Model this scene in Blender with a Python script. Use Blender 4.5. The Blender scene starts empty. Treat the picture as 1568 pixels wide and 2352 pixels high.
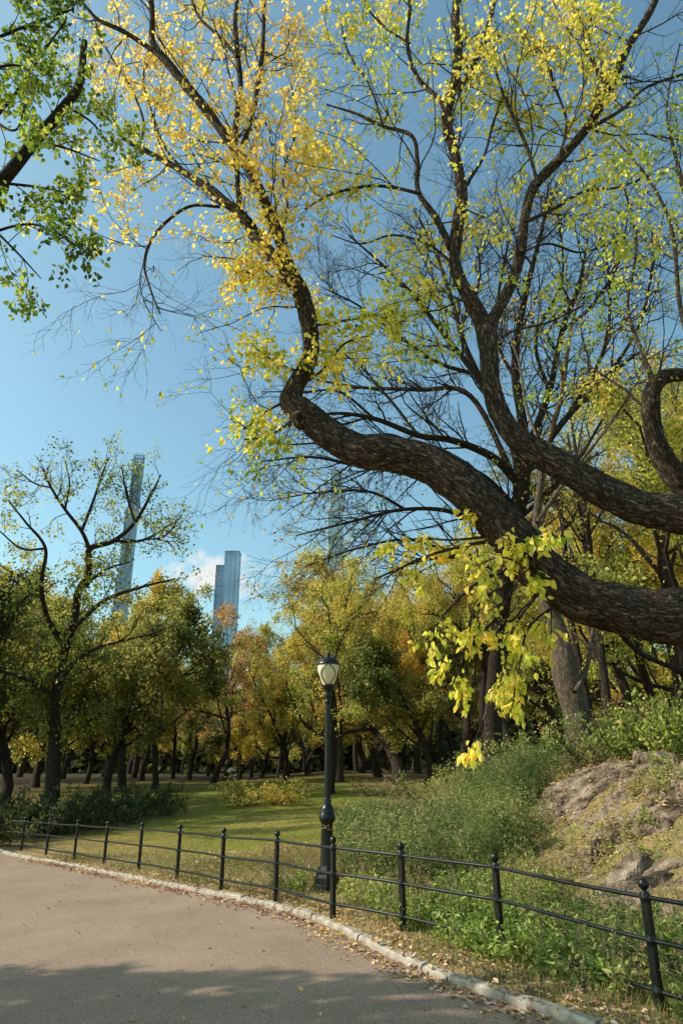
import bpy, math, numpy as np
from mathutils import Vector
rng=np.random.default_rng(11)
SC=bpy.context.scene; COL=SC.collection
F=1568.; PITCH=math.radians(20.5); CH=1.7
sp,cp=math.sin(PITCH),math.cos(PITCH)
def ray(px,py):
    x=(px-784)/F; y=-(py-1176)/F
    return np.array([x,cp-y*sp,sp+y*cp])
def at(px,py,D): return np.array([0,0,CH])+ray(px,py)*D
def S(a,b,x):
    t=np.clip((np.asarray(x,float)-a)/(b-a),0,1); return t*t*(3-2*t)
def unit(v): return v/(np.linalg.norm(v,axis=-1,keepdims=True)+1e-9)
def vn(p,seed=0.0):
    p=np.asarray(p,float); i=np.floor(p); f=p-i; f=f*f*(3-2*f); out=0
    for a in (0,1):
        for b in (0,1):
            for c in (0,1):
                h=np.sin((i[...,0]+a)*127.1+(i[...,1]+b)*311.7+(i[...,2]+c)*74.7+seed*13.7)*43758.5453
                h=h-np.floor(h)
                w=(f[...,0] if a else 1-f[...,0])*(f[...,1] if b else 1-f[...,1])*(f[...,2] if c else 1-f[...,2])
                out=out+h*w
    return out
def vn2(x,y,s,seed=0.0):
    x=np.asarray(x,float); y=np.asarray(y,float)
    return vn(np.stack([x*s,y*s,np.zeros_like(x)+.5],-1),seed)
# ------------------------------------------------ terrain
def dhill(x,y): return (x-2.3)*.82+(y-5.85)*.573
def g0(x,y):
    x=np.asarray(x,float); y=np.asarray(y,float)
    return (-.06*np.clip(-x,0,9)+1.2*S(18,60,y)
            +1.65*S(.6,6.2,dhill(x,y))*S(.1,4.6,x-.12*(y-8))*(1-.6*S(25,60,y)))
def hit(px,py,dz=0.):
    r=ray(px,py); t=np.arange(2,250,.02)
    z=CH+r[2]*t; h=g0(r[0]*t,r[1]*t)+dz
    k=np.argmax(z<h); p=np.array([0,0,CH])+r*t[k]; p[2]=float(g0(p[0],p[1])); return p
kp=[hit(*q) for q in [(1300,2350),(1150,2305),(1000,2250),(870,2190),(780,2140),(700,2104),(600,2080),(450,2050),(300,2020),(150,1987),(0,1958)]]
KB=[(6.2,-8),(5.6,-4),(4.9,-1),(4.0,1.5),(3.1,3.5),(2.3,4.8)]+[(p[0],p[1]) for p in kp]
l=KB[-1]; KB+=[(l[0]-3,l[1]+2.6),(l[0]-8,l[1]+5.5),(l[0]-18,l[1]+8),(l[0]-34,l[1]+9)]
KB=np.array(KB,float)
def resample(P,n=None,step=None):
    d=np.r_[0,np.cumsum(np.linalg.norm(np.diff(P,axis=0),axis=1))]
    if n is None: n=max(2,int(d[-1]/step)+1)
    s=np.linspace(0,d[-1],n)
    return np.stack([np.interp(s,d,P[:,k]) for k in range(P.shape[1])],1)
def smoothpoly(P,it=3):
    for _ in range(it):
        Q=P.copy(); Q[1:-1]=.25*P[:-2]+.5*P[1:-1]+.25*P[2:]; P=Q
    return P
KS=smoothpoly(resample(KB,step=.3),6)
def dk(x,y):
    x=np.asarray(x,float); y=np.asarray(y,float); K=KS[::3]
    best=np.full(x.shape,1e9); sg=np.zeros(x.shape)
    for a,b in zip(K[:-1],K[1:]):
        e=b-a; L=e@e; t=np.clip(((x-a[0])*e[0]+(y-a[1])*e[1])/L,0,1)
        dx=x-a[0]-t*e[0]; dy=y-a[1]-t*e[1]; d=np.hypot(dx,dy)
        s=np.sign(dx*e[1]-dy*e[0]); m=d<best
        best=np.where(m,d,best); sg=np.where(m,s,sg)
    return best*sg
def gz(x,y):
    d=dk(x,y); off=S(.3,1.2,d)
    return g0(x,y)-.08+.13*S(.04,.22,d)+off*(.10*(vn2(x,y,.9,3)-.5)+.05*(vn2(x,y,3.1,5)-.5))
# ------------------------------------------------ mesh makers
def mk(name,V,Q,mat,parent=None,smooth=False,col=None,bk=None,loc=None,link=True):
    me=bpy.data.meshes.new(name); V=np.asarray(V,np.float32).reshape(-1,3)
    if loc is not None: V=V-np.asarray(loc,np.float32)
    Q=np.asarray(Q,np.int32); k=Q.shape[1]
    me.vertices.add(len(V)); me.vertices.foreach_set('co',np.ascontiguousarray(V).ravel())
    me.loops.add(Q.size); me.loops.foreach_set('vertex_index',np.ascontiguousarray(Q).ravel())
    me.polygons.add(len(Q)); me.polygons.foreach_set('loop_start',np.arange(0,Q.size,k,dtype=np.int32))
    me.polygons.foreach_set('use_smooth',np.full(len(Q),smooth))
    me.update(calc_edges=True)
    if col is not None:
        c=np.ones((len(V),4),np.float32); c[:,:3]=col
        me.attributes.new('Col','FLOAT_COLOR','POINT').data.foreach_set('color',c.ravel())
    if bk is not None:
        me.attributes.new('bk','FLOAT_VECTOR','POINT').data.foreach_set('vector',np.asarray(bk,np.float32).ravel())
    me.materials.append(mat)
    if not link: return me
    return link_ob(name,me,parent,loc)
def link_ob(name,me,parent=None,loc=None):
    o=bpy.data.objects.new(name,me); COL.objects.link(o)
    if parent is not None: o.parent=parent
    elif loc is not None: o.location=loc
    return o
def tag(o,label=None,cat=None,group=None,kind=None):
    if label: o['label']=label
    if cat: o['category']=cat
    if group: o['group']=group
    if kind: o['kind']=kind
    return o
def thing(name,label,cat,loc=(0,0,0),group=None,rz=0,sc=1):
    o=bpy.data.objects.new(name,None); COL.objects.link(o); o.empty_display_size=.1
    o.location=loc; o.rotation_euler=(0,0,rz); o.scale=(sc,sc,sc) if not hasattr(sc,'__len__') else sc
    return tag(o,label,cat,group)
class Acc:
    def __init__(s): s.V=[];s.Q=[];s.A=[];s.n=0
    def add(s,V,Q,A=None):
        s.V.append(np.asarray(V,float).reshape(-1,3)); s.Q.append(np.asarray(Q)+s.n); s.n+=len(s.V[-1])
        if A is not None: s.A.append(np.asarray(A,float).reshape(-1,3))
    def arr(s): return np.concatenate(s.V),np.concatenate(s.Q),(np.concatenate(s.A) if s.A else None)
def box(ac,c,sz,rz=0.):
    c=np.array(c,float); h=np.array(sz,float)/2
    v=np.array([[x,y,z] for x in(-1,1) for y in(-1,1) for z in(-1,1)],float)*h
    cs,sn=math.cos(rz),math.sin(rz); v=np.stack([v[:,0]*cs-v[:,1]*sn,v[:,0]*sn+v[:,1]*cs,v[:,2]],1)+c
    ac.add(v,[[0,1,3,2],[4,6,7,5],[0,4,5,1],[2,3,7,6],[0,2,6,4],[1,5,7,3]])
def lathe(ac,prof,n=24,c=(0,0,0),flute=0,fa=0.):
    th=np.arange(n)*2*math.pi/n; pr=np.array(prof,float); m=len(pr)
    V=[]
    for r,z in pr:
        rr=r*(1+(fa*np.cos(th*flute) if flute else 0))
        V.append(np.stack([rr*np.cos(th)+c[0],rr*np.sin(th)+c[1],np.full(n,z+c[2])],1))
    V=np.concatenate(V); i=np.arange(m-1)[:,None]*n; j=np.arange(n)[None]; k=(j+1)%n
    ac.add(V,np.stack([i+j,i+k,i+n+k,i+n+j],-1).reshape(-1,4))
def tubes(ac,P,R,sides,closed=False,disp=0.):
    P=np.asarray(P,float); R=np.asarray(R,float)
    if P.ndim==2: P=P[None]; R=R[None]
    N,n,_=P.shape
    if N==0: return
    T=unit(np.gradient(P,axis=1)); ax=np.argmin(np.abs(T).max(axis=1),axis=1)
    ref=np.eye(3)[ax][:,None,:]; A=unit(np.cross(T,ref)); B=np.cross(T,A)
    th=np.arange(sides)*2*math.pi/sides; c,s=np.cos(th),np.sin(th)
    L=np.concatenate([np.zeros((N,1)),np.cumsum(np.linalg.norm(np.diff(P,axis=1),axis=2),axis=1)],1)+rng.uniform(0,50,(N,1))
    bk=np.stack([R[...,None]*c,R[...,None]*s,np.broadcast_to(L[...,None],(N,n,sides))],-1)
    RR=np.broadcast_to(R[...,None],(N,n,sides)).copy()
    if disp:
        q=bk*np.array([24,24,4.2]); q2=bk*np.array([50,50,13.])
        rid=1-np.abs(vn(q,2)-.5)*4; rid2=vn(q2,4)
        lump=vn(bk*np.array([3.5,3.5,2.2]),8)-.5+.6*(vn(bk*np.array([7,7,5.]),18)-.5)
        sc_=np.minimum(1,R/.12)[...,None]
        RR=RR*(1+.26*lump)+sc_*disp*(rid*.45)+sc_*disp*.6*(rid2-.5)
    V=P[:,:,None,:]+RR[...,None]*(c[:,None]*A[:,:,None,:]+s[:,None]*B[:,:,None,:])
    base=np.arange(N)[:,None,None]*n*sides+np.arange(n-1)[None,:,None]*sides
    j=np.arange(sides)[None,None]; k=(j+1)%sides
    Q=np.stack([base+j,base+k,base+sides+k,base+sides+j],-1).reshape(-1,4)
    ac.add(V.reshape(-1,3),Q,bk.reshape(-1,3))
def plen(P): return np.linalg.norm(np.diff(P,axis=1),axis=2).sum(1)
def interp(P,R,idx,u):
    n=P.shape[1]; f=u*(n-1); i=np.minimum(f.astype(int),n-2); w=(f-i)[:,None]
    a=P[idx,i]; b=P[idx,i+1]
    return a*(1-w)+b*w, unit(b-a), R[idx,i]*(1-w[:,0])+R[idx,i+1]*w[:,0]
def spawn(P,R,dens,u0,u1,ang,L,rr=.6,n=6,wig=.15,up=.04,rmin=.004,rmax=9.,tap=.35,fall=.45,cnt=None):
    c=rng.poisson(plen(P)*dens) if cnt is None else np.full(len(P),cnt)
    idx=np.repeat(np.arange(len(P)),c); m=len(idx); u=rng.uniform(u0,u1,m)
    pos,t,r=interp(P,R,idx,u)
    perp=unit(np.cross(t,rng.normal(size=(m,3)))); a=(ang*rng.uniform(.65,1.3,m))[:,None]
    d=np.cos(a)*t+np.sin(a)*perp; ln=(L*rng.uniform(.5,1.25,m)*(1-fall*u))[:,None]/(n-1)
    upv=np.array([0,0,up]) if np.isscalar(up) else np.array(up)
    pts=[pos]
    for i in range(n-1):
        d=unit(d+wig*rng.normal(size=(m,3))+upv); pts.append(pts[-1]+d*ln)
    Rn=np.clip(r*rr,rmin,rmax)[:,None]*np.linspace(1,tap,n)
    return np.stack(pts,1),Rn
def palc(pos,pal,fr=.5,cl=1.1,jit=.22,seed=1,q=None):
    pal=np.array(pal,float)
    if q is None: q=.5+(vn(pos*fr,seed)-.5)*cl*1.4
    q=np.clip(q+rng.normal(size=len(pos))*jit,0,.999)
    c=pal[(q*len(pal)).astype(int)]
    return c*rng.uniform(.72,1.25,(len(pos),1))
def leafmesh(pos,t,size,pal,near=True,droop=.5,along=.5,wide=1.,fr=.5,seed=1,q=None,jit=.22,szv=(.65,1.25),nup=0.):
    m=len(pos); d=unit(rng.normal(size=(m,3))*.7+np.array([0,0,-droop])+t*along)
    nr=rng.normal(size=(m,3))+np.array([0,0,nup]); nr=unit(nr-(nr*d).sum(1,keepdims=True)*d); s=np.cross(d,nr)
    sz=(size*rng.uniform(szv[0],szv[1],m))[:,None]
    if near:
        V=np.stack([pos,pos+d*.28*sz+s*.31*wide*sz+nr*.10*sz,pos+d*.66*sz+s*.24*wide*sz+nr*.06*sz,pos+d*sz-nr*.08*sz,
                    pos+d*.66*sz-s*.24*wide*sz+nr*.06*sz,pos+d*.28*sz-s*.31*wide*sz+nr*.10*sz],1)
        b=np.arange(m)[:,None]*6; Q=np.concatenate([b+np.array([0,1,2,3]),b+np.array([0,3,4,5])]); k=6
    else:
        V=np.stack([pos,pos+d*.45*sz+s*.36*wide*sz+nr*.1*sz,pos+d*sz,pos+d*.5*sz-s*.36*wide*sz],1)
        Q=np.arange(m)[:,None]*4+np.array([0,1,2,3]); k=4
    c=np.repeat(palc(pos,pal,fr,seed=seed,q=q,jit=jit),k,axis=0)
    return V.reshape(-1,3),Q,c
def onbr(P,R,dens,u0=.15,u1=1.,spread=.03,N=None):
    L=plen(P)
    if N is None: idx=np.repeat(np.arange(len(P)),rng.poisson(L*dens))
    else: idx=rng.choice(len(P),N,p=L/L.sum())
    u=rng.uniform(u0,u1,len(idx))
    pos,t,_=interp(P,R,idx,u); return pos+rng.normal(size=pos.shape)*spread,t
# ------------------------------------------------ materials
def newmat(name):
    m=bpy.data.materials.new(name); m.use_nodes=True; nt=m.node_tree; nt.nodes.clear()
    out=nt.nodes.new('ShaderNodeOutputMaterial'); return m,nt,out
def nd(nt,t,**k):
    n=nt.nodes.new(t)
    for a,b in k.items(): setattr(n,a,b)
    return n
def lk(nt,a,b): nt.links.new(a,b)
def ramp(nt,fac,stops):
    r=nt.nodes.new('ShaderNodeValToRGB'); e=r.color_ramp.elements
    while len(e)<len(stops): e.new(.5)
    for q,(p,c) in zip(e,stops): q.position=p; q.color=(*c,1)
    lk(nt,fac,r.inputs[0]); return r
def noisemat(name,stops,scale=5.,rough=.8,bump=.0,bscale=None,metal=0.,detail=6,attr=None,vscale=(1,1,1),spec=.3):
    m,nt,out=newmat(name); b=nd(nt,'ShaderNodeBsdfPrincipled'); b.inputs['Roughness'].default_value=rough
    b.inputs['Metallic'].default_value=metal; b.inputs['Specular IOR Level'].default_value=spec
    if attr: src=nd(nt,'ShaderNodeAttribute',attribute_name=attr).outputs['Vector']
    else: src=nd(nt,'ShaderNodeTexCoord').outputs['Object']
    mp=nd(nt,'ShaderNodeMapping'); mp.inputs['Scale'].default_value=vscale; lk(nt,src,mp.inputs[0])
    n=nd(nt,'ShaderNodeTexNoise'); n.inputs['Scale'].default_value=scale; n.inputs['Detail'].default_value=detail
    lk(nt,mp.outputs[0],n.inputs['Vector']); r=ramp(nt,n.outputs[0],stops); lk(nt,r.outputs[0],b.inputs['Base Color'])
    if bump:
        n2=nd(nt,'ShaderNodeTexNoise'); n2.inputs['Scale'].default_value=bscale or scale*3; n2.inputs['Detail'].default_value=8
        lk(nt,mp.outputs[0],n2.inputs['Vector'])
        bp=nd(nt,'ShaderNodeBump'); bp.inputs['Strength'].default_value=1; bp.inputs['Distance'].default_value=bump
        lk(nt,n2.outputs[0],bp.inputs['Height']); lk(nt,bp.outputs[0],b.inputs['Normal'])
    lk(nt,b.outputs[0],out.inputs[0]); return m
def leafmat(name,tr=.45,gl=.025,vary=.12,tv=1.6):
    m,nt,out=newmat(name); a=nd(nt,'ShaderNodeAttribute',attribute_name='Col')
    oi=nd(nt,'ShaderNodeObjectInfo'); mr=nd(nt,'ShaderNodeMapRange'); mr.inputs['To Min'].default_value=1-vary; mr.inputs['To Max'].default_value=1+vary
    lk(nt,oi.outputs['Random'],mr.inputs[0]); hs=nd(nt,'ShaderNodeHueSaturation'); lk(nt,mr.outputs[0],hs.inputs['Value']); lk(nt,a.outputs['Color'],hs.inputs['Color'])
    d=nd(nt,'ShaderNodeBsdfDiffuse'); t=nd(nt,'ShaderNodeBsdfTranslucent'); gsy=nd(nt,'ShaderNodeBsdfGlossy'); gsy.inputs['Roughness'].default_value=.5
    gsy.inputs['Color'].default_value=(.8,.8,.8,1)
    hs2=nd(nt,'ShaderNodeHueSaturation'); hs2.inputs['Saturation'].default_value=1.03; hs2.inputs['Value'].default_value=tv; lk(nt,hs.outputs[0],hs2.inputs['Color'])
    lk(nt,hs.outputs[0],d.inputs[0]); lk(nt,hs2.outputs[0],t.inputs[0])
    m1=nd(nt,'ShaderNodeMixShader'); m1.inputs[0].default_value=tr; lk(nt,d.outputs[0],m1.inputs[1]); lk(nt,t.outputs[0],m1.inputs[2])
    m2=nd(nt,'ShaderNodeMixShader'); m2.inputs[0].default_value=gl; lk(nt,m1.outputs[0],m2.inputs[1]); lk(nt,gsy.outputs[0],m2.inputs[2])
    lk(nt,m2.outputs[0],out.inputs[0]); return m
M_leaf=leafmat('leaf'); M_grass=leafmat('grass_blade',.35,.03,0.,1.4); M_dry=leafmat('dry_leaf',.15,.02,0.,1.2)
def barkmat(name,c0,c1,c2,bump=.03):
    m,nt,out=newmat(name); b=nd(nt,'ShaderNodeBsdfPrincipled'); b.inputs['Roughness'].default_value=.9; b.inputs['Specular IOR Level'].default_value=.2
    a=nd(nt,'ShaderNodeAttribute',attribute_name='bk')
    mp=nd(nt,'ShaderNodeMapping'); mp.inputs['Scale'].default_value=(1,1,.26); lk(nt,a.outputs['Vector'],mp.inputs[0])
    n=nd(nt,'ShaderNodeTexNoise'); n.inputs['Scale'].default_value=30; n.inputs['Detail'].default_value=6; n.inputs['Roughness'].default_value=.65; n.inputs['Distortion'].default_value=.5
    lk(nt,mp.outputs[0],n.inputs['Vector'])
    s1=nd(nt,'ShaderNodeMath',operation='SUBTRACT'); s1.inputs[1].default_value=.5; lk(nt,n.outputs[0],s1.inputs[0])
    ab=nd(nt,'ShaderNodeMath',operation='ABSOLUTE'); lk(nt,s1.outputs[0],ab.inputs[0])
    mr=nd(nt,'ShaderNodeMapRange'); mr.inputs['From Max'].default_value=.12; lk(nt,ab.outputs[0],mr.inputs[0])
    n3=nd(nt,'ShaderNodeTexNoise'); n3.inputs['Scale'].default_value=45; n3.inputs['Detail'].default_value=5; lk(nt,a.outputs['Vector'],n3.inputs['Vector'])
    mu=nd(nt,'ShaderNodeMath',operation='MULTIPLY'); lk(nt,mr.outputs[0],mu.inputs[0]); lk(nt,n3.outputs[0],mu.inputs[1])
    r=ramp(nt,mu.outputs[0],[(0,c0),(.22,c1),(.62,c2)]); lk(nt,r.outputs[0],b.inputs['Base Color'])
    bp=nd(nt,'ShaderNodeBump'); bp.inputs['Distance'].default_value=bump; bp.inputs['Strength'].default_value=1; lk(nt,mu.outputs[0],bp.inputs['Height']); lk(nt,bp.outputs[0],b.inputs['Normal'])
    lk(nt,b.outputs[0],out.inputs[0]); return m
M_bark=barkmat('bark_brown',(.016,.010,.007),(.095,.067,.046),(.29,.215,.15),.045)
M_barkd=barkmat('bark_dark',(.014,.010,.008),(.05,.037,.027),(.12,.09,.067))
M_barkg=barkmat('bark_tan',(.05,.036,.025),(.15,.11,.078),(.32,.245,.175))
# ------------------------------------------------ world, sun, camera
SUN_AZ,SUN_EL=math.radians(-94),math.radians(38)
w=bpy.data.worlds.new("World"); SC.world=w; w.use_nodes=True; nt=w.node_tree; nt.nodes.clear()
wo=nd(nt,'ShaderNodeOutputWorld'); bg=nd(nt,'ShaderNodeBackground'); bg.inputs[1].default_value=.15
sk=nd(nt,'ShaderNodeTexSky',sky_type='NISHITA'); sk.sun_disc=False; sk.sun_elevation=SUN_EL; sk.sun_rotation=SUN_AZ%(2*math.pi)
sk.air_density=1.0; sk.dust_density=1.8; sk.ozone_density=.85; sk.altitude=20
tc=nd(nt,'ShaderNodeTexCoord')
cd=unit(ray(500,1325))
sub=nd(nt,'ShaderNodeVectorMath',operation='SUBTRACT'); sub.inputs[1].default_value=tuple(cd); lk(nt,tc.outputs['Generated'],sub.inputs[0])
mpc=nd(nt,'ShaderNodeMapping'); mpc.inputs['Scale'].default_value=(13,13,26); lk(nt,sub.outputs[0],mpc.inputs[0])
ln=nd(nt,'ShaderNodeVectorMath',operation='LENGTH'); lk(nt,mpc.outputs[0],ln.inputs[0])
cn=nd(nt,'ShaderNodeTexNoise'); cn.inputs['Scale'].default_value=38; cn.inputs['Detail'].default_value=8; lk(nt,tc.outputs['Generated'],cn.inputs['Vector'])
ma=nd(nt,'ShaderNodeMath',operation='MULTIPLY_ADD'); ma.inputs[1].default_value=2.0; lk(nt,cn.outputs[0],ma.inputs[0])
neg=nd(nt,'ShaderNodeMath',operation='MULTIPLY'); neg.inputs[1].default_value=-1.; lk(nt,ln.outputs['Value'],neg.inputs[0]); lk(nt,neg.outputs[0],ma.inputs[2])
mrc=nd(nt,'ShaderNodeMapRange'); mrc.inputs['From Min'].default_value=.15; mrc.inputs['From Max'].default_value=.7; mrc.inputs['To Max'].default_value=.85; lk(nt,ma.outputs[0],mrc.inputs[0])
tint=nd(nt,'ShaderNodeMix',data_type='RGBA',blend_type='MULTIPLY'); tint.inputs[0].default_value=1; tint.inputs[7].default_value=(1.22,1.58,1.37,1); lk(nt,sk.outputs[0],tint.inputs[6])
mx=nd(nt,'ShaderNodeMix',data_type='RGBA'); lk(nt,mrc.outputs[0],mx.inputs[0]); lk(nt,tint.outputs[2],mx.inputs[6]); mx.inputs[7].default_value=(6.3,6.2,6.0,1)
lk(nt,mx.outputs[2],bg.inputs[0]); lk(nt,bg.outputs[0],wo.inputs[0])
SD=Vector((math.sin(SUN_AZ)*math.cos(SUN_EL),math.cos(SUN_AZ)*math.cos(SUN_EL),math.sin(SUN_EL)))
sl=bpy.data.lights.new('sun','SUN'); sl.energy=5.0; sl.angle=math.radians(.5); sl.color=(1,.90,.74)
so=bpy.data.objects.new('sun',sl); COL.objects.link(so); so.location=(-30,0,40); so.rotation_euler=SD.to_track_quat('Z','Y').to_euler()
cam=bpy.data.cameras.new('camera'); co=bpy.data.objects.new('camera',cam); COL.objects.link(co); SC.camera=co
cam.sensor_fit='VERTICAL'; cam.sensor_height=36; cam.sensor_width=24; cam.lens=24; cam.clip_end=9000; cam.clip_start=.05
co.location=(0,0,CH); co.rotation_euler=(math.pi/2+PITCH,0,0)
SC.view_settings.view_transform='Standard'; SC.view_settings.look='None'; SC.view_settings.exposure=0
# ------------------------------------------------ ground
n=600; t=np.linspace(-1,1,n); a_=6.; b_=math.asinh(4500/a_)
xs=.5+a_*np.sinh(b_*t); ys=9+a_*np.sinh(b_*t)
X,Y=np.meshgrid(xs,ys,indexing='ij'); Z=gz(X,Y)
i=np.arange(n-1)[:,None]*n+np.arange(n-1)[None]; Q=np.stack([i,i+n,i+n+1,i+1],-1).reshape(-1,4)
lit=S(.35,.75,vn2(X,Y,.35,9)*.6+vn2(X,Y,1.7,2)*.4)
grass=np.array([.20,.215,.04]); dry=np.array([.33,.235,.135]); dark=np.array([.07,.052,.03]); mesh_=np.array([.33,.27,.08])
c=grass*(1-lit[...,None])+mesh_*lit[...,None]
near=(S(4.5,0.3,dk(X,Y))*.7)[...,None]
c=c*(1-near)+dry*near
hil=(S(1.0,2.5,dhill(X,Y))*S(0,3,X))[...,None]; c=c*(1-.6*hil)+dry*.6*hil
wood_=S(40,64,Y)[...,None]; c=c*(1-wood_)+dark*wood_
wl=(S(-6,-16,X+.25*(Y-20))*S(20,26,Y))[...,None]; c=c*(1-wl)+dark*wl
m,nt,out=newmat('ground_grass'); b=nd(nt,'ShaderNodeBsdfPrincipled'); b.inputs['Roughness'].default_value=.95; b.inputs['Specular IOR Level'].default_value=.1
a=nd(nt,'ShaderNodeAttribute',attribute_name='Col'); tx=nd(nt,'ShaderNodeTexCoord')
n1=nd(nt,'ShaderNodeTexNoise'); n1.inputs['Scale'].default_value=9; n1.inputs['Detail'].default_value=8; n1.inputs['Roughness'].default_value=.7; lk(nt,tx.outputs['Object'],n1.inputs['Vector'])
r1=ramp(nt,n1.outputs[0],[(.3,(.45,.45,.4)),(.5,(.95,.95,.95)),(.72,(1.7,1.5,1.1))])
mm=nd(nt,'ShaderNodeMix',data_type='RGBA',blend_type='MULTIPLY'); mm.inputs[0].default_value=1; lk(nt,a.outputs['Color'],mm.inputs[6]); lk(nt,r1.outputs[0],mm.inputs[7])
lk(nt,mm.outputs[2],b.inputs['Base Color']); bp=nd(nt,'ShaderNodeBump'); bp.inputs['Distance'].default_value=.08; n2=nd(nt,'ShaderNodeTexNoise'); n2.inputs['Scale'].default_value=30; n2.inputs['Detail'].default_value=6
lk(nt,tx.outputs['Object'],n2.inputs['Vector']); lk(nt,n2.outputs[0],bp.inputs['Height']); lk(nt,bp.outputs[0],b.inputs['Normal']); lk(nt,b.outputs[0],out.inputs[0])
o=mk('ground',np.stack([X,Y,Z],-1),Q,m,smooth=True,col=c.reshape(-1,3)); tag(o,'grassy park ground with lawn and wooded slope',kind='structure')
# path
m,nt,out=newmat('asphalt'); b=nd(nt,'ShaderNodeBsdfPrincipled'); b.inputs['Roughness'].default_value=.85; b.inputs['Specular IOR Level'].default_value=.2
tx=nd(nt,'ShaderNodeTexCoord'); n1=nd(nt,'ShaderNodeTexNoise'); n1.inputs['Scale'].default_value=.7; n1.inputs['Detail'].default_value=8; n1.inputs['Roughness'].default_value=.65
n2=nd(nt,'ShaderNodeTexNoise'); n2.inputs['Scale'].default_value=90; n2.inputs['Detail'].default_value=3
for q in (n1,n2): lk(nt,tx.outputs['Object'],q.inputs['Vector'])
r1=ramp(nt,n1.outputs[0],[(.3,(.225,.162,.118)),(.7,(.315,.232,.173))]); r2=ramp(nt,n2.outputs[0],[(.3,(.5,.5,.5)),(.5,(1,1,1)),(.68,(1.6,1.56,1.5))])
mm=nd(nt,'ShaderNodeMix',data_type='RGBA',blend_type='MULTIPLY'); mm.inputs[0].default_value=1; lk(nt,r1.outputs[0],mm.inputs[6]); lk(nt,r2.outputs[0],mm.inputs[7]); lk(nt,mm.outputs[2],b.inputs['Base Color'])
bp=nd(nt,'ShaderNodeBump'); bp.inputs['Distance'].default_value=.008; lk(nt,n2.outputs[0],bp.inputs['Height']); lk(nt,bp.outputs[0],b.inputs['Normal']); lk(nt,b.outputs[0],out.inputs[0])
T=unit(np.gradient(KS,axis=0)); NR=np.stack([T[:,1],-T[:,0]],1)
ds=np.linspace(.06,-8.5,30); PX=KS[:,None,:]+NR[:,None,:]*ds[None,:,None]; m_=len(KS)
Zp=g0(PX[...,0],PX[...,1])+.004
i=np.arange(m_-1)[:,None]*30+np.arange(29)[None]; Q=np.stack([i,i+1,i+31,i+30],-1).reshape(-1,4)
o=mk('path',np.concatenate([PX,Zp[...,None]],-1),Q[:,::-1],m,smooth=True); tag(o,'brownish grey asphalt footpath curving to the left',kind='structure')
# kerb
M_kerb=noisemat('kerb_stone',[(.3,(.22,.18,.14)),(.55,(.38,.33,.27)),(.8,(.5,.45,.38))],9,.85,.012,40)
ac=Acc(); KL=resample(KS,step=.02); s=0
while s<len(KL)-60:
    Ls=int(rng.uniform(18,42)); e=s+Ls; ss=np.linspace(s+.3,e-.3,5).astype(int)
    tl=unit((KL[ss[-1]]-KL[ss[0]])[None])[0]; nl=np.array([tl[1],-tl[0]]); off=rng.uniform(-.008,.008); hh=rng.uniform(.05,.07); wd=rng.uniform(.10,.125)
    prof=np.array([[0,-.1],[0,hh*.7],[.02,hh],[wd-.02,hh+.006],[wd,hh*.75],[wd,-.1]])
    V=[]
    for k,q in enumerate(ss):
        z=float(g0(*KL[q])); en=.88 if k in(0,4) else 1
        for (pa,pz) in prof:
            j=rng.normal(0,.004,3); pp=KL[q]+nl*((pa-wd/2)*en+wd/2+off+j[0]-.01); V.append([pp[0],pp[1],z+(pz*en if pz>0 else pz)+j[1]])
    V=np.array(V); Qs=[]
    for k in range(4):
        for j in range(5): Qs.append([k*6+j,k*6+j+1,k*6+6+j+1,k*6+6+j])
    for o_ in (0,24): Qs+= [[o_+0,o_+1,o_+4,o_+5],[o_+1,o_+2,o_+3,o_+4]]
    ac.add(V,Qs); s=e
V,Q,_=ac.arr(); o=mk('kerb',V,Q,M_kerb); tag(o,'low rough stone kerb along the right edge of the path',kind='structure')
# ------------------------------------------------ fence
M_iron=noisemat('painted_iron',[(.35,(.005,.006,.006)),(.7,(.011,.012,.012))],20,.3,.0006,60,spec=.4)
tops=[(1475,2020),(1135,1962),(920,1937),(765,1923),(637,1910),(515,1903),(415,1895),(328,1890),(249,1887),(181,1883),(117,1880),(60,1877),(3,1874)]
FP=[hit(px,py,.9) for px,py in tops]
d0=FP[0]-FP[1]; pre=[]
for k in (2,1):
    q=FP[0]+d0*1.15*k+np.array([.12*k,0,0]); q[2]=float(g0(q[0],q[1])); pre.append(q)
FP=pre+FP
d0=FP[-1]-FP[-2]
for k in range(3):
    q=FP[-1]+d0; q[2]=float(g0(q[0],q[1])); FP.append(q)
FP=np.array(FP)
fb=tuple(FP[5]); fence=thing('iron_fence','low black iron fence with three rails and ball topped posts along the path','fence',fb)
for k,p in enumerate(FP):
    z0=p[2]; ac=Acc(); tdir=FP[min(k+1,len(FP)-1)]-FP[max(k-1,0)]; rz=math.atan2(tdir[1],tdir[0])
    box(ac,(p[0],p[1],z0+.36),(.056,.048,.88),rz)
    for h in (.78,.50,.18): lathe(ac,[(0,h-.03),(.038,h-.03),(.043,h),(.038,h+.03),(0,h+.03)],12,(p[0],p[1],z0))
    V,Q,_=ac.arr(); po=mk('post',V,Q,M_iron,fence,loc=fb)
    ac=Acc(); lathe(ac,[(.0,.798),(.036,.8),(.036,.815),(.018,.822),(.018,.832)]+[(.042*math.sin(a),.87-.042*math.cos(a)) for a in np.linspace(.5,3.1,9)],14,(p[0],p[1],z0))
    V,Q,_=ac.arr(); mk('ball_finial',V,Q,M_iron,po,smooth=True,loc=fb)
for h in (.78,.50,.18):
    P=FP+np.array([0,0,h]); P=resample(P,n=160); P[:,2]+=.004*np.sin(np.arange(160)*.5+h*20)
    ac=Acc(); tubes(ac,P,np.full(160,.0165),8); V,Q,_=ac.arr(); mk('rail',V,Q,M_iron,fence,smooth=True,loc=fb)
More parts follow.
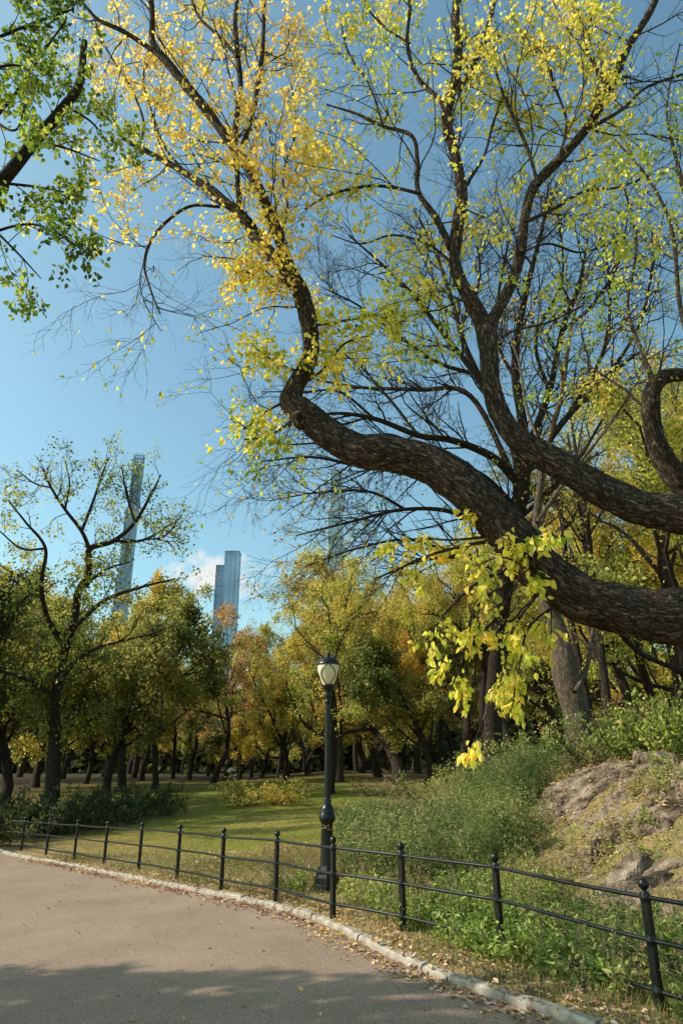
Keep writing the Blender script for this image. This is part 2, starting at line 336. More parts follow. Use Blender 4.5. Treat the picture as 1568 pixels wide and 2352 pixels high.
# ------------------------------------------------ lamp
m,nt,out=newmat('opal_glass'); d=nd(nt,'ShaderNodeBsdfPrincipled'); tcg=nd(nt,'ShaderNodeTexCoord'); ng=nd(nt,'ShaderNodeTexNoise'); ng.inputs['Scale'].default_value=5; lk(nt,tcg.outputs['Object'],ng.inputs['Vector'])
rg=ramp(nt,ng.outputs[0],[(.3,(.94,.85,.56)),(.7,(.97,.9,.66))]); lk(nt,rg.outputs[0],d.inputs['Base Color']); d.inputs['Roughness'].default_value=.3
tl_=nd(nt,'ShaderNodeBsdfTranslucent'); lk(nt,rg.outputs[0],tl_.inputs[0]); ms_=nd(nt,'ShaderNodeMixShader'); ms_.inputs[0].default_value=.4; lk(nt,d.outputs[0],ms_.inputs[1]); lk(nt,tl_.outputs[0],ms_.inputs[2]); lk(nt,ms_.outputs[0],out.inputs[0]); M_globe=m
def street_lamp(p,label,group=None,sc=1.,detail=True):
    t=thing('street_lamp',label,'street lamp',p,group,sc=sc)
    ac=Acc(); lathe(ac,[(0,-.05),(.20,-.05),(.20,.05),(.18,.07),(.175,.15),(.145,.19),(.15,.22),(.118,.27),(.095,.30)],8); V,Q,_=ac.arr(); mk('base',V,Q,M_iron,t)
    ac=Acc(); lathe(ac,[(.098,.28),(.088,.34),(.078,.82),(.084,.86)],64,flute=16,fa=.06)
    lathe(ac,[(.082,.84),(.11,.88),(.122,.92),(.112,.98),(.09,1.01),(.102,1.04),(.08,1.07),(.056,1.12),(.064,1.15),(.05,1.18),(.046,1.2)],32); V,Q,_=ac.arr(); mk('lower_column',V,Q,M_iron,t,smooth=True)
    ac=Acc(); lathe(ac,[(.046,1.18),(.037,2.56)],48,flute=12,fa=.07); lathe(ac,[(.042,2.54),(.058,2.56),(.058,2.58),(.045,2.6),(.045,2.64),(.066,2.67),(.048,2.7),(.058,2.75),(.098,2.8),(.106,2.82),(.09,2.84)],28); V,Q,_=ac.arr(); mk('shaft',V,Q,M_iron,t,smooth=True)
    gp=[(.085,2.82),(.1,2.86),(.13,2.93),(.155,3.0),(.168,3.06),(.17,3.11),(.16,3.15),(.14,3.17)]
    ac=Acc(); lathe(ac,gp,32); V,Q,_=ac.arr(); mk('globe',V,Q,M_globe,t,smooth=True)
    ac=Acc(); lathe(ac,[(.15,3.135),(.184,3.14),(.186,3.15),(.174,3.165),(.165,3.19),(.13,3.225),(.08,3.255),(.04,3.27),(.03,3.285),(.045,3.3),(.03,3.315),(.015,3.33),(.012,3.36),(0,3.375)],32); V,Q,_=ac.arr(); mk('cap',V,Q,M_iron,t,smooth=True)
    if detail:
        g_=np.array(gp[:7]); zz=np.linspace(2.82,3.145,16); rr=np.interp(zz,g_[:,1],g_[:,0])+.008; uu=np.linspace(0,1,16)
        for k in range(6):
            sg=1 if k%2 else -1; ph0=(k//2)*math.pi*2/3+.55
            ph=ph0+sg*(.12+.75*np.sin(np.minimum(uu*1.1,1)*math.pi)**.8*.9)
            P=np.stack([rr*np.cos(ph),rr*np.sin(ph),zz],1); ac=Acc(); tubes(ac,P,np.full(16,.0065),6); V,Q,_=ac.arr(); mk('cage_rib',V,Q,M_iron,t,smooth=True)
    return t
lp=hit(750,2058); street_lamp((lp[0],lp[1],float(gz(lp[0],lp[1]))+.03),'tall black cast iron lamp post with caged cream globe behind the fence')
def nolamp(x,y): return (np.hypot(x-lp[0],y-lp[1])>.4)&~((np.abs(x-lp[0])<.3)&(y<lp[1])&(y>lp[1]-1.3))
for px,Yd,lb in ((836,62,'tiny distant lamp post right of the near lamp, far across the lawn'),):
    x=(px-784)/1568*.94*Yd; street_lamp((x,Yd,float(gz(x,Yd))),lb,detail=False)
# ------------------------------------------------ rock outcrop
nx,ny=230,260; X,Y=np.meshgrid(np.linspace(1.5,9,nx),np.linspace(6.6,15.5,ny),indexing='ij')
G=gz(X,Y); dh=dhill(X,Y)+1.1*(vn2(X,Y,.9,21)-.5)+.5*(vn2(X,Y,2.7,23)-.5); xb=X+1.1*(vn2(X,Y,1.1,22)-.5)-.12*(Y-9)
mask=S(1.25,2.1,dh)*S(2.1,3.1,xb)*S(14.4,12.6,Y)*S(9,8,X)
mask=mask*S(.14,.30,vn2(X,Y,.95,25)*.7+vn2(X,Y,2.3,26)*.3)
r2=np.random.default_rng(5); ns_=190; sx=r2.uniform(1,9.5,ns_); sy=r2.uniform(6,16,ns_)
wx=X+.5*(vn2(X,Y,1.3,31)-.5)+.25*(vn2(X,Y,4,33)-.5); wy=Y+.5*(vn2(X,Y,1.3,32)-.5)+.25*(vn2(X,Y,4,34)-.5)
dd=np.sqrt(((wx[...,None]-sx)*.7+(wy[...,None]-sy)*.25)**2+((wy[...,None]-sy)*1.45)**2); o_=np.argsort(dd,axis=-1)[...,:2]
k0=o_[...,0]; f1=np.take_along_axis(dd,o_[...,:1],-1)[...,0]; f2=np.take_along_axis(dd,o_[...,1:],-1)[...,0]
offs=r2.uniform(-.07,.07,ns_); slx=r2.uniform(-.22,.12,ns_); sly=r2.uniform(-.1,.32,ns_)
fac=offs[k0]+slx[k0]*(X-sx[k0])+sly[k0]*(Y-sy[k0])
H_=.07+fac+.12*(vn2(X,Y,1.2,40)-.5)+.10*(vn2(X,Y,2.6,41)-.5)+.08*(np.abs(vn2(X,Y,5,45)-.5)*2-.4)+.05*(vn2(X,Y,11,42)-.5)+.035*(vn2(X,Y,22,43)-.5)-.15*S(.10,.0,f2-f1)*S(.25,.5,vn2(X,Y,.9,44))
Zr=G-.2+mask*(H_+.2)
i=np.arange(nx-1)[:,None]*ny+np.arange(ny-1)[None]; Q=np.stack([i,i+ny,i+ny+1,i+1],-1).reshape(-1,4)
M_rock=noisemat('schist_rock',[(.36,(.055,.039,.027)),(.45,(.165,.12,.082)),(.56,(.265,.20,.142)),(.7,(.38,.305,.225))],2.6,.9,.07,11,detail=14,vscale=(1,1.6,2.2))
o=mk('rock_outcrop',np.stack([X,Y,Zr],-1),Q,M_rock,loc=(4.5,10,1.0)); tag(o,'large tan brown cracked bedrock outcrop on the slope behind the fence at right','rock')
def top(x,y):
    z=gz(x,y); x=np.asarray(x); y=np.asarray(y)
    fi=np.clip(((x-1.5)/7.5*(nx-1)).round().astype(int),0,nx-1); fj=np.clip(((y-6.6)/8.9*(ny-1)).round().astype(int),0,ny-1)
    ins=(x>1.5)&(x<9)&(y>6.6)&(y<15.5)
    return np.where(ins,np.maximum(z,Zr[fi,fj]),z), np.where(ins,mask[fi,fj],0)
# ------------------------------------------------ ground vegetation (stuff)
def scatter(N,x0,x1,y0,y1,f):
    x=rng.uniform(x0,x1,N); y=rng.uniform(y0,y1,N); k=rng.uniform(size=N)<f(x,y); return x[k],y[k]
def blades(name,x,y,h,wd,pal,lean=.5,label=None,cat_='grass',fr=.8):
    z,_=top(x,y); m=len(x); hh=h*rng.uniform(.5,1.3,m)[:,None]; a=rng.uniform(0,2*math.pi,m)
    s=np.stack([np.cos(a),np.sin(a),0*a],1)*wd/2; b=rng.uniform(0,2*math.pi,m); l_=np.stack([np.cos(b),np.sin(b),0*b],1)*lean*rng.uniform(0,1,m)[:,None]
    p=np.stack([x,y,z-.01],1); tp=p+(l_+np.array([0,0,1]))*hh
    V=np.stack([p-s,p+s,tp+s*.25,tp-s*.25],1).reshape(-1,3); c=np.repeat(palc(p,pal,fr),4,axis=0)
    o=mk(name,V,np.arange(m)[:,None]*4+np.arange(4),M_grass,col=c); tag(o,label,cat_,kind='stuff'); return o
GP=[(.12,.165,.03),(.19,.22,.05),(.29,.3,.08),(.4,.35,.13),(.48,.39,.21)]
x,y=scatter(170000,-9,6,4.5,19,lambda x,y:(dk(x,y)>.1)*(dk(x,y)<2.6)*(top(x,y)[1]<.3)*(1.15-.045*y)*S(.15,.5,vn2(x,y,1.5,3)+.1))
blades('verge_grass',x,y,.1,.007,GP,.8,'rough mixed green and dry grass on the verge by the fence')
x,y=scatter(120000,-12,3.5,11,30,lambda x,y:(dk(x,y)>1.5)*S(32,10,y)*S(3,1,x)*.9)
blades('lawn_grass',x,y,.05,.012,[(.17,.2,.03),(.24,.26,.04),(.33,.31,.06),(.43,.34,.09)],.8,'short mown lawn grass beyond the fence')
def plants(name,x,y,h,nl,ls,pal,label,cat_,wide=1.,droop=-.2,up=.5,spread=.0,fr=.7,near=True,zoff=0,jit=.22):
    k=nolamp(x,y); x=x[k]; y=y[k]
    z,_=top(x,y); m=len(x); hh=h*rng.uniform(.55,1.25,m)*(.7+.6*vn2(x,y,1.1,71)); n=5
    d=unit(rng.normal(size=(m,3))*np.array([.3,.3,0])+np.array([0,0,1])); P=[np.stack([x,y,z-.02+zoff],1)]
    for i in range(n-1):
        d=unit(d+rng.normal(size=(m,3))*.13); P.append(P[-1]+d*(hh/(n-1))[:,None])
    P=np.stack(P,1); R=np.full((m,n),.004)*np.linspace(1,.4,n)
    idx=np.repeat(np.arange(m),nl); u=rng.uniform(.12,1,len(idx)); pos,t,_=interp(P,R,idx,u)
    hd=rng.normal(size=pos.shape)*np.array([1,1,.35]); pos=pos+unit(hd)*(spread*rng.uniform(0,1,len(pos))*(1.1-u*.7))[:,None]
    V,Q,c=leafmesh(pos,unit(hd),ls,pal,near=near,droop=droop,along=1.2,wide=wide,fr=fr,nup=1.2,jit=jit)
    ac=Acc(); ac.add(V,Q)
    b=Acc(); tubes(b,P,R,3); Vs,Qs,_=b.arr(); ac.add(Vs,Qs); c=np.concatenate([c,np.tile(np.array([.2,.17,.08]),(len(Vs),1))])
    V,Q,_=ac.arr(); o=mk(name,V,Q,M_grass,col=c); tag(o,label,cat_,kind='stuff'); return o
WP=[(.10,.15,.03),(.17,.25,.045),(.25,.34,.06),(.34,.41,.09),(.43,.43,.14)]
x,y=scatter(9000,-1.5,6,5,11.5,lambda x,y:(dk(x,y)>.6)*(top(x,y)[1]<.35)*S(.3,.6,vn2(x,y,1.1,7)+.08)*S(5.5,1.2,dhill(x,y))*.85)
plants('ground_weeds',x,y,.26,18,.062,WP,'low bright green leafy weeds between the fence and the rock','weeds',wide=.75,spread=.08)
x,y=scatter(4200,-1.5,7,5,15,lambda x,y:(dk(x,y)>.4)*(top(x,y)[1]<.35)*S(.45,.7,vn2(x,y,.9,19)+.06))
plants('seed_weeds',x,y,.45,26,.04,[(.2,.2,.07),(.32,.28,.12),(.42,.34,.18),(.38,.25,.12)],'thin straw coloured seeding weeds among the green ones behind the fence','weeds',wide=.35,spread=.05,droop=.1)
x,y=scatter(1500,-9,2,8,18,lambda x,y:(dk(x,y)>.3)*(dk(x,y)<1.8)*S(.5,.75,vn2(x,y,.8,17))*.9)
plants('fence_weeds',x,y,.34,26,.055,WP[:4],'small leafy weed clumps growing along the far fence','weeds',wide=.7,spread=.1)
x,y=scatter(5200,-.6,6.5,10.8,20,lambda x,y:(x>.1+.35*(vn2(x,y,1,5)-.5))*(top(x,y)[1]<.3)*S(.2,.5,vn2(x,y,.8,27)+.1)*S(4.2,2.8,x-.18*(y-11))*.7)
plants('tall_weeds',x,y,.9,52,.066,[(.08,.125,.03),(.13,.19,.045),(.2,.26,.07),(.29,.32,.1),(.4,.36,.16)],'tall feathery grey green weeds massed behind the lamp post','weeds',wide=.42,spread=.16,droop=.1,jit=.2,fr=1.1)
x,y=scatter(5600,2.3,12,9.5,22,lambda x,y:(top(x,y)[1]<.4)*S(.3,.6,vn2(x,y,.7,37)+.12)*S(2.6,4.2,dhill(x,y))*.65)
plants('slope_weeds',x,y,.42,36,.065,[(.10,.13,.03),(.17,.21,.05),(.27,.28,.08),(.38,.33,.14),(.42,.28,.13)],'mixed green and straw coloured undergrowth covering the slope above the rock','weeds',wide=.5,spread=.13,droop=.1,fr=1.2)
x,y=scatter(3400,2,8,7,14,lambda x,y:(top(x,y)[1]>.1)*S(.54,.72,vn2(x,y,1.3,47)+.03))
plants('rock_creepers',x,y,.18,20,.05,WP+[(.4,.3,.14)],'small green creepers growing in the cracks of the rock','weeds',wide=.7,spread=.1)
def flatleaves(name,x,y,z,size,pal,label,fr=.8):
    m=len(x); P=np.stack([x,y,z],1); a=rng.uniform(0,2*math.pi,m); t=np.stack([np.cos(a),np.sin(a),0*a],1)
    d=unit(t+rng.normal(size=(m,3))*.22); nr=unit(rng.normal(size=(m,3))*.35+np.array([0,0,1])); nr=unit(nr-(nr*d).sum(1,keepdims=True)*d); s=np.cross(d,nr); sz=(size*rng.uniform(.6,1.3,m))[:,None]
    V=np.stack([P,P+d*.3*sz+s*.3*sz+nr*.16*sz,P+d*.7*sz+s*.22*sz+nr*.14*sz,P+d*sz+nr*.05*sz,P+d*.7*sz-s*.22*sz+nr*.12*sz,P+d*.3*sz-s*.3*sz+nr*.18*sz],1).reshape(-1,3)
    b=np.arange(m)[:,None]*6; Q=np.concatenate([b+np.array([0,1,2,3]),b+np.array([0,3,4,5])])
    o=mk(name,V,Q,M_dry,col=np.repeat(palc(P,pal,fr,jit=.4),6,axis=0)); tag(o,label,'fallen leaves',kind='stuff')
DP=[(.24,.12,.07),(.42,.22,.13),(.56,.35,.24),(.64,.45,.33),(.56,.37,.14)]
x,y=scatter(170000,-9,5,4,19,lambda x,y:(np.exp(-(np.abs(dk(x,y)+.14)/.12)**1.5)*.8+np.exp(-(np.abs(dk(x,y)-.32)/.2)**1.5)*.6)*S(.1,.45,vn2(x,y,1.2,55)+.12))
D_=dk(x,y); z=np.where(D_>.12,gz(x,y)+.015,np.where(D_>-.02,g0(x,y)+.075,g0(x,y)+.012))
flatleaves('kerb_leaves',x,y,z,.05,DP,'dry pinkish brown leaves drifted along the kerb')
x,y=scatter(44000,-9,8,4,18,lambda x,y:(dk(x,y)>.25)*(dk(x,y)<10)*S(.3,.65,vn2(x,y,.8,57))); z,_=top(x,y)
flatleaves('verge_leaves',x,y,z+.02,.055,DP,'scattered fallen leaves lying in the grass and on the rock')
x,y=scatter(340,-7,3,3.5,15,lambda x,y:(dk(x,y)<-.3)*S(-5,-.3,dk(x,y)))
flatleaves('path_leaves',x,y,g0(x,y)+.01,.045,DP,'few single fallen leaves scattered on the asphalt path')
# ------------------------------------------------ guided trees
def guide(pts,Df,kd=0.,pre=(),m=8,ws=.78):
    pos=[np.array(p[:3],float) for p in pre]; r=[p[3]*.88 for p in pre]; k=len(pts)
    for i,(px,py,w_) in enumerate(pts):
        D=Df(px,py)+kd*i/max(1,k-1); pos.append(at(px,py,D)); r.append(w_*ws/2/F*D)
    A=np.concatenate([np.array(pos),np.array(r)[:,None]],1)
    A=np.concatenate([2*A[:1]-A[1:2],A,2*A[-1:]-A[-2:-1]]); out=[]
    for i in range(1,len(A)-2):
        for s in np.arange(m)/m:
            p0,p1,p2,p3=A[i-1],A[i],A[i+1],A[i+2]
            out.append(.5*((2*p1)+(-p0+p2)*s+(2*p0-5*p1+4*p2-p3)*s*s+(-p0+3*p1-3*p2+p3)*s**3))
    out.append(A[-2]); out=np.array(out); out[:,3]=np.maximum(out[:,3],.003)
    return out
def rs(lst,n=24):
    A=np.stack([resample(l,n=n) for l in lst]); return A[...,:3],A[...,3]
Dm=lambda px,py:7.2+(1568-px)*.0016+max(0,900-py)*.0022
PRE1=[(6.0,8.2,1.6,.5),(5.6,7.8,2.4,.42),(4.9,7.3,2.85,.36)]
PRE2=[(6.0,8.2,1.9,.42),(5.7,7.8,2.9,.36),(5.0,7.2,3.7,.29)]
L1=guide([(1720,1430,152),(1568,1422,150),(1450,1405,140),(1330,1372,130),(1240,1308,120),(1165,1225,114),(1085,1135,108),(1000,1075,100),(900,1042,93),(820,1030,87),(755,995,78),(705,955,70),(672,922,60),(678,888,48),(700,850,42),(714,805,40),(708,740,41),(690,672,40),(650,612,38),(600,565,33),(570,515,28),(535,478,25),(480,435,22),(430,400,18),(370,365,15),(320,338,13),(285,318,9),(262,275,7),(225,235,5)],Dm,.0,PRE1,16,.84)
L1d=guide([(684,665,34),(645,560,31),(610,470,29),(575,390,28),(530,330,27),(480,260,27),(430,200,25),(390,150,23),(352,100,21),(350,40,17),(345,-60,12)],Dm,-.9)
L2=guide([(1720,1205,118),(1568,1180,108),(1460,1162,92),(1370,1120,84),(1280,1065,75),(1200,1018,64),(1150,955,55),(1127,880,48),(1120,800,46),(1108,740,46),(1075,680,37),(1045,610,34),(1050,520,32),(1060,440,30),(1045,360,28),(1025,270,26),(1045,180,26),(1052,100,24),(1045,30,22),(1060,-60,18)],Dm,0,PRE2,14,.8)
L2b=guide([(1120,750,40),(1160,680,34),(1190,600,32),(1205,500,30),(1225,430,29),(1280,370,29),(1350,290,27),(1400,200,25),(1440,110,21),(1490,30,19),(1530,-60,15)],Dm,.6)
TR=guide([],Dm,0,[(6.5,8.6,float(g0(6.5,8.6))-.4,.78),(6.35,8.5,float(g0(6.4,8.5))+.25,.6),(6.1,8.3,2.9,.53),(6.1,8.2,3.8,.45),(6.3,8.0,5.5,.36),(6.0,7.9,8,.22),(6.2,8.1,11,.08)],14)
med=[L1d,L2b]
for pts,kd in [([(395,150,15),(340,108,14),(280,70,12),(220,40,10),(165,-30,8)],-.5),
    ([(552,500,17),(545,400,16),(540,300,16),(552,200,15),(545,120,14),(540,50,12),(550,-50,9)],.8),
    ([(552,350,15),(575,280,14),(595,180,13),(605,80,12),(605,-50,9)],.4),
    ([(505,475,9),(440,473,9),(390,503,9),(350,548,8),(332,605,7),(345,662,6),(368,720,4)],-.6),
    ([(345,560,4),(322,640,4),(335,700,3),(370,760,2)],-.7),
    ([(545,130,11),(505,85,10),(455,35,9),(430,-40,7)],.8),
    ([(320,338,8),(330,280,7),(300,200,6),(250,120,5),(215,40,4)],.3),
    ([(430,400,9),(380,340,8),(350,260,7),(330,180,6),(345,100,5)],.8),
    ([(640,560,8),(660,480,7),(650,400,6),(680,300,5),(670,200,4)],.8),
    ([(1035,570,20),(1000,500,18),(960,440,16),(958,370,13),(945,312,12),(880,290,9),(820,262,8),(750,240,5)],.6),
    ([(965,445,10),(900,430,9),(840,428,8),(765,445,7),(700,480,4)],-.3),
    ([(1027,285,15),(1010,230,14),(960,180,12),(935,100,11),(942,10,10),(935,-60,8)],.4),
    ([(1055,205,16),(1100,120,14),(1122,50,12),(1150,-50,10)],.5),
    ([(1345,298,11),(1430,250,9),(1485,200,8),(1600,160,6)],.9),
    ([(1235,425,12),(1210,340,10),(1170,250,9),(1140,170,8),(1130,90,7)],1.),
    ([(1205,510,10),(1270,480,9),(1340,440,8),(1420,430,6),(1500,400,4)],1.),
    ([(1400,205,10),(1350,120,9),(1330,40,8),(1300,-50,7)],.6),
    ([(1060,440,9),(1110,360,8),(1130,290,7),(1160,200,6)],.8),
    ([(940,100,8),(880,60,7),(830,0,6),(800,-60,5)],.4),
    ([(880,290,7),(850,200,6),(800,120,5),(780,40,4)],.5),
    ([(1280,372,9),(1300,280,8),(1270,190,7),(1240,90,6)],.9),
    ([(1195,580,9),(1260,560,7),(1330,580,6),(1400,560,4)],.9),
    ([(1045,610,9),(980,560,8),(900,540,6),(830,560,5),(760,540,3)],.8),
    ([(690,672,9),(640,640,7),(600,640,6),(560,620,4)],-.3),
    ([(700,752,9),(770,740,8),(840,728,6),(885,720,4)],.2),
    ([(705,860,8),(650,840,7),(600,810,5),(570,780,4)],-.4),
    ([(685,890,9),(740,850,7),(790,790,6),(850,770,4)],.4),
    ([(676,915,10),(620,940,8),(560,985,6),(530,960,4)],-.4),
    ([(700,945,7),(620,1000,6),(560,1010,4)],-.6),
    ([(1130,790,8),(1180,760,7),(1260,740,6),(1340,700,4)],.8),
    ]: med.append(guide(pts,Dm,kd))
hang=[guide(p,Dm,kd) for p,kd in [
    ([(1180,1240,14),(1080,1250,11),(960,1285,8),(880,1330,4)],-.6),
    ([(1210,1300,13),(1110,1330,10),(1030,1400,7),(980,1470,4)],-.9),
    ([(1235,1360,13),(1180,1440,10),(1150,1560,7),(1110,1650,5),(1080,1730,3)],-1.0),
    ([(1190,1320,11),(1090,1400,8),(1060,1520,6),(1010,1630,4)],-.8),
    ([(1290,1380,9),(1215,1440,7),(1190,1540,5),(1172,1640,3)],-1.0),
    ([(1150,1230,10),(1040,1240,7),(940,1240,5),(850,1290,3)],-.5),
    ([(1200,1300,9),(1230,1240,7),(1290,1230,4)],-.8),
    ([(1240,1330,9),(1200,1300,7),(1150,1280,5),(1090,1300,3)],-1.1),
    ([(1180,1350,10),(1120,1440,7),(1040,1480,5),(990,1440,3)],-.6)]]
YEL=[(.40,.41,.06),(.56,.52,.08),(.70,.57,.11),(.80,.61,.15),(.76,.54,.16)]
YG=[(.20,.28,.045),(.34,.41,.06),(.50,.52,.08),(.66,.60,.10),(.76,.60,.14)]
def wood(parts,loc,parent,mat,name='trunk'):
    ac=Acc()
    for P,R,s,dsp in parts: tubes(ac,P,R,s,disp=dsp)
    V,Q,A=ac.arr(); return mk(name,V,Q,mat,parent,smooth=True,bk=A,loc=loc)
loc=(6.5,8.6,float(g0(6.5,8.6)))
mt=thing('leaning_tree','huge old tree whose two thick limbs sweep in from the right edge','tree',loc)
big=[(resample(l,step=.03)) for l in (L1,L2,TR)]
parts=[(b[:,:3],b[:,3],80,.036) for b in big]+[(resample(l,step=.05)[:,:3],resample(l,step=.05)[:,3],14,.01) for l in med]+[(l[:,:3],l[:,3],8,0) for l in hang]
Pm,Rm=rs(med+[L2[len(L2)//2:],L1[int(len(L1)*.55):]]); A1=spawn(Pm,Rm,3.0,.1,1,.85,1.8,.42,8,.2,.06,.005,.012)
B1=spawn(*A1,4.4,.1,1,.8,.9,.6,6,.2,.0,.003,.006); C1=spawn(*B1,5.,.1,1,.8,.38,.7,4,.2,-.05,.002,.004)
C0=spawn(Pm,Rm,3.0,.3,1,1.,.4,.35,4,.2,-.05,.0025,.005)
Ph,Rh=rs(hang); A2=spawn(Ph,Rh,6,.1,1,.8,.5,.5,6,.18,-.12,.004,.008); B2=spawn(*A2,6.5,.1,1,.8,.25,.7,4,.2,-.15,.0025,.005)
parts+=[(A1[0],A1[1],6,0),(B1[0],B1[1],4,0),(C1[0],C1[1],3,0),(C0[0],C0[1],3,0),(A2[0],A2[1],5,0),(B2[0],B2[1],3,0)]
wood(parts,loc,mt,M_bark)
kc=at(688,962,Dm(688,962)-.18); ac=Acc(); th=np.linspace(0,2*math.pi,25)[:-1]
fw=unit((np.array([0,0,CH])-kc)+np.array([-.8,0,-.3])); ux=unit(np.cross(fw,[0,0,1])); uz=np.cross(ux,fw)
V=[]
for r_,dz_ in ((.015,-.05),(.035,-.035),(.045,.025),(.06,.03),(.085,-.01),(.11,-.08)):
    V.append(kc+fw*dz_+ux*(r_*np.cos(th))[:,None]+uz*(r_*1.25*np.sin(th))[:,None]*(1+.08*np.sin(3*th))[:,None])
V=np.concatenate(V); i=np.arange(5)[:,None]*24; j=np.arange(24)[None]; k=(j+1)%24
ac.add(V,np.stack([i+j,i+k,i+24+k,i+24+j],-1).reshape(-1,4),V*.3); V,Q,A=ac.arr(); mk('knot',V,Q,M_bark,mt,smooth=True,bk=A,loc=loc)
LV=Acc(); LC=[]
def addl(pt,*a,**k):
    V,Q,c=leafmesh(*pt,*a,**k); LV.add(V,Q); LC.append(c)
for br,dn in ((B1,11),(C1,24),(C0,22),(A1,4)):
    pos,t=onbr(*br,dn,.2,1,.035)
    bias=.03*S(.5,2.5,pos[:,0])-.05*S(0,-1.5,pos[:,0])
    lowl=1-S(-.9,-1.5,pos[:,0])*S(8.3,7.2,pos[:,2])*.93
    keep=rng.uniform(size=len(pos))<S(.33,.6,vn(pos*.9,77)+.09+bias)*lowl; pos,t=pos[keep],t[keep]
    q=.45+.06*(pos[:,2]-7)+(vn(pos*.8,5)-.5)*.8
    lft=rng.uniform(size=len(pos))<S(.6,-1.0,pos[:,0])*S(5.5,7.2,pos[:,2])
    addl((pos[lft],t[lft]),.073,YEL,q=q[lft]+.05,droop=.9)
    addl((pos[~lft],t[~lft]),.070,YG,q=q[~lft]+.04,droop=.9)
for br,dn in ((A2,17),(B2,30)):
    pos,t=onbr(*br,dn,.1,1,.03); q=.76+(vn(pos*1.1,6)-.5)*.7
    addl((pos,t),.096,[(min(1,a*1.12),min(1,b*1.12),c) for a,b,c in YG],q=q,droop=1.0)
cl=[med[i] for i in range(len(med)-7,len(med)-1)]; Pc,Rc=rs(cl); A3=spawn(Pc,Rc,16,.1,1,.9,.5,.5,5,.2,.0,.003,.006); pos,t=onbr(*A3,40,.1,1,.06)
addl((pos,t),.088,YG,q=.76+(vn(pos*1.2,6)-.5)*.7,droop=.8)
V,Q,_=LV.arr(); mk('crown',V,Q,M_leaf,mt,col=np.concatenate(LC),loc=loc)
# --- neighbour limb at the right edge
Dn=lambda px,py:10.5+max(0,900-py)*.003
loc=(8.2,12.2,float(g0(8.2,12.2)))
rt=thing('crooked_tree','crooked rough barked tree bending back at the right edge above the upper limb','tree',loc)
g1=guide([(1640,1180,90),(1568,1110,76),(1520,1050,58),(1497,980,50),(1495,905,46),(1525,865,42),(1600,850,36),(1680,760,28),(1700,600,20)],Dn,0,[(8.2,12.2,loc[2]-.3,.5),(8.1,12.0,3.2,.42)],16)
gs=[guide(p,Dn,kd) for p,kd in [([(1510,900,14),(1470,800,12),(1440,700,10),(1460,560,8),(1430,420,5)],1.5),([(1600,850,18),(1560,700,13),(1540,520,10),(1480,400,8),(1410,320,5)],1.),
  ([(1640,760,14),(1600,560,11),(1560,400,9),(1530,250,7),(1560,100,5)],1.2),([(1500,960,10),(1440,900,8),(1380,860,6),(1330,820,4)],.8)]]
Pm,Rm=rs(gs+[g1[len(g1)//2:]]); A1=spawn(Pm,Rm,2.8,.1,1,.8,1.9,.5,6,.2,.05,.005,.012); B1=spawn(*A1,3.6,.1,1,.8,.8,.6,5,.2,0,.003,.006); C1=spawn(*B1,4,.1,1,.8,.35,.7,4,.2,0,.002,.004)
q=resample(g1,step=.05); wood([(q[:,:3],q[:,3],40,.03)]+[(l[:,:3],l[:,3],10,0) for l in gs]+[(A1[0],A1[1],5,0),(B1[0],B1[1],4,0),(C1[0],C1[1],3,0)],loc,rt,M_bark)
pos,t=onbr(*C1,24,.1,1,.05); k=rng.uniform(size=len(pos))<S(.2,.5,vn(pos*.8,55)+.1); pos,t=pos[k],t[k]; V,Q,c=leafmesh(pos,t,.075,YG,q=.42+(vn(pos*.7,9)-.5)*1.1,droop=.7); mk('crown',V,Q,M_leaf,rt,col=c,loc=loc)
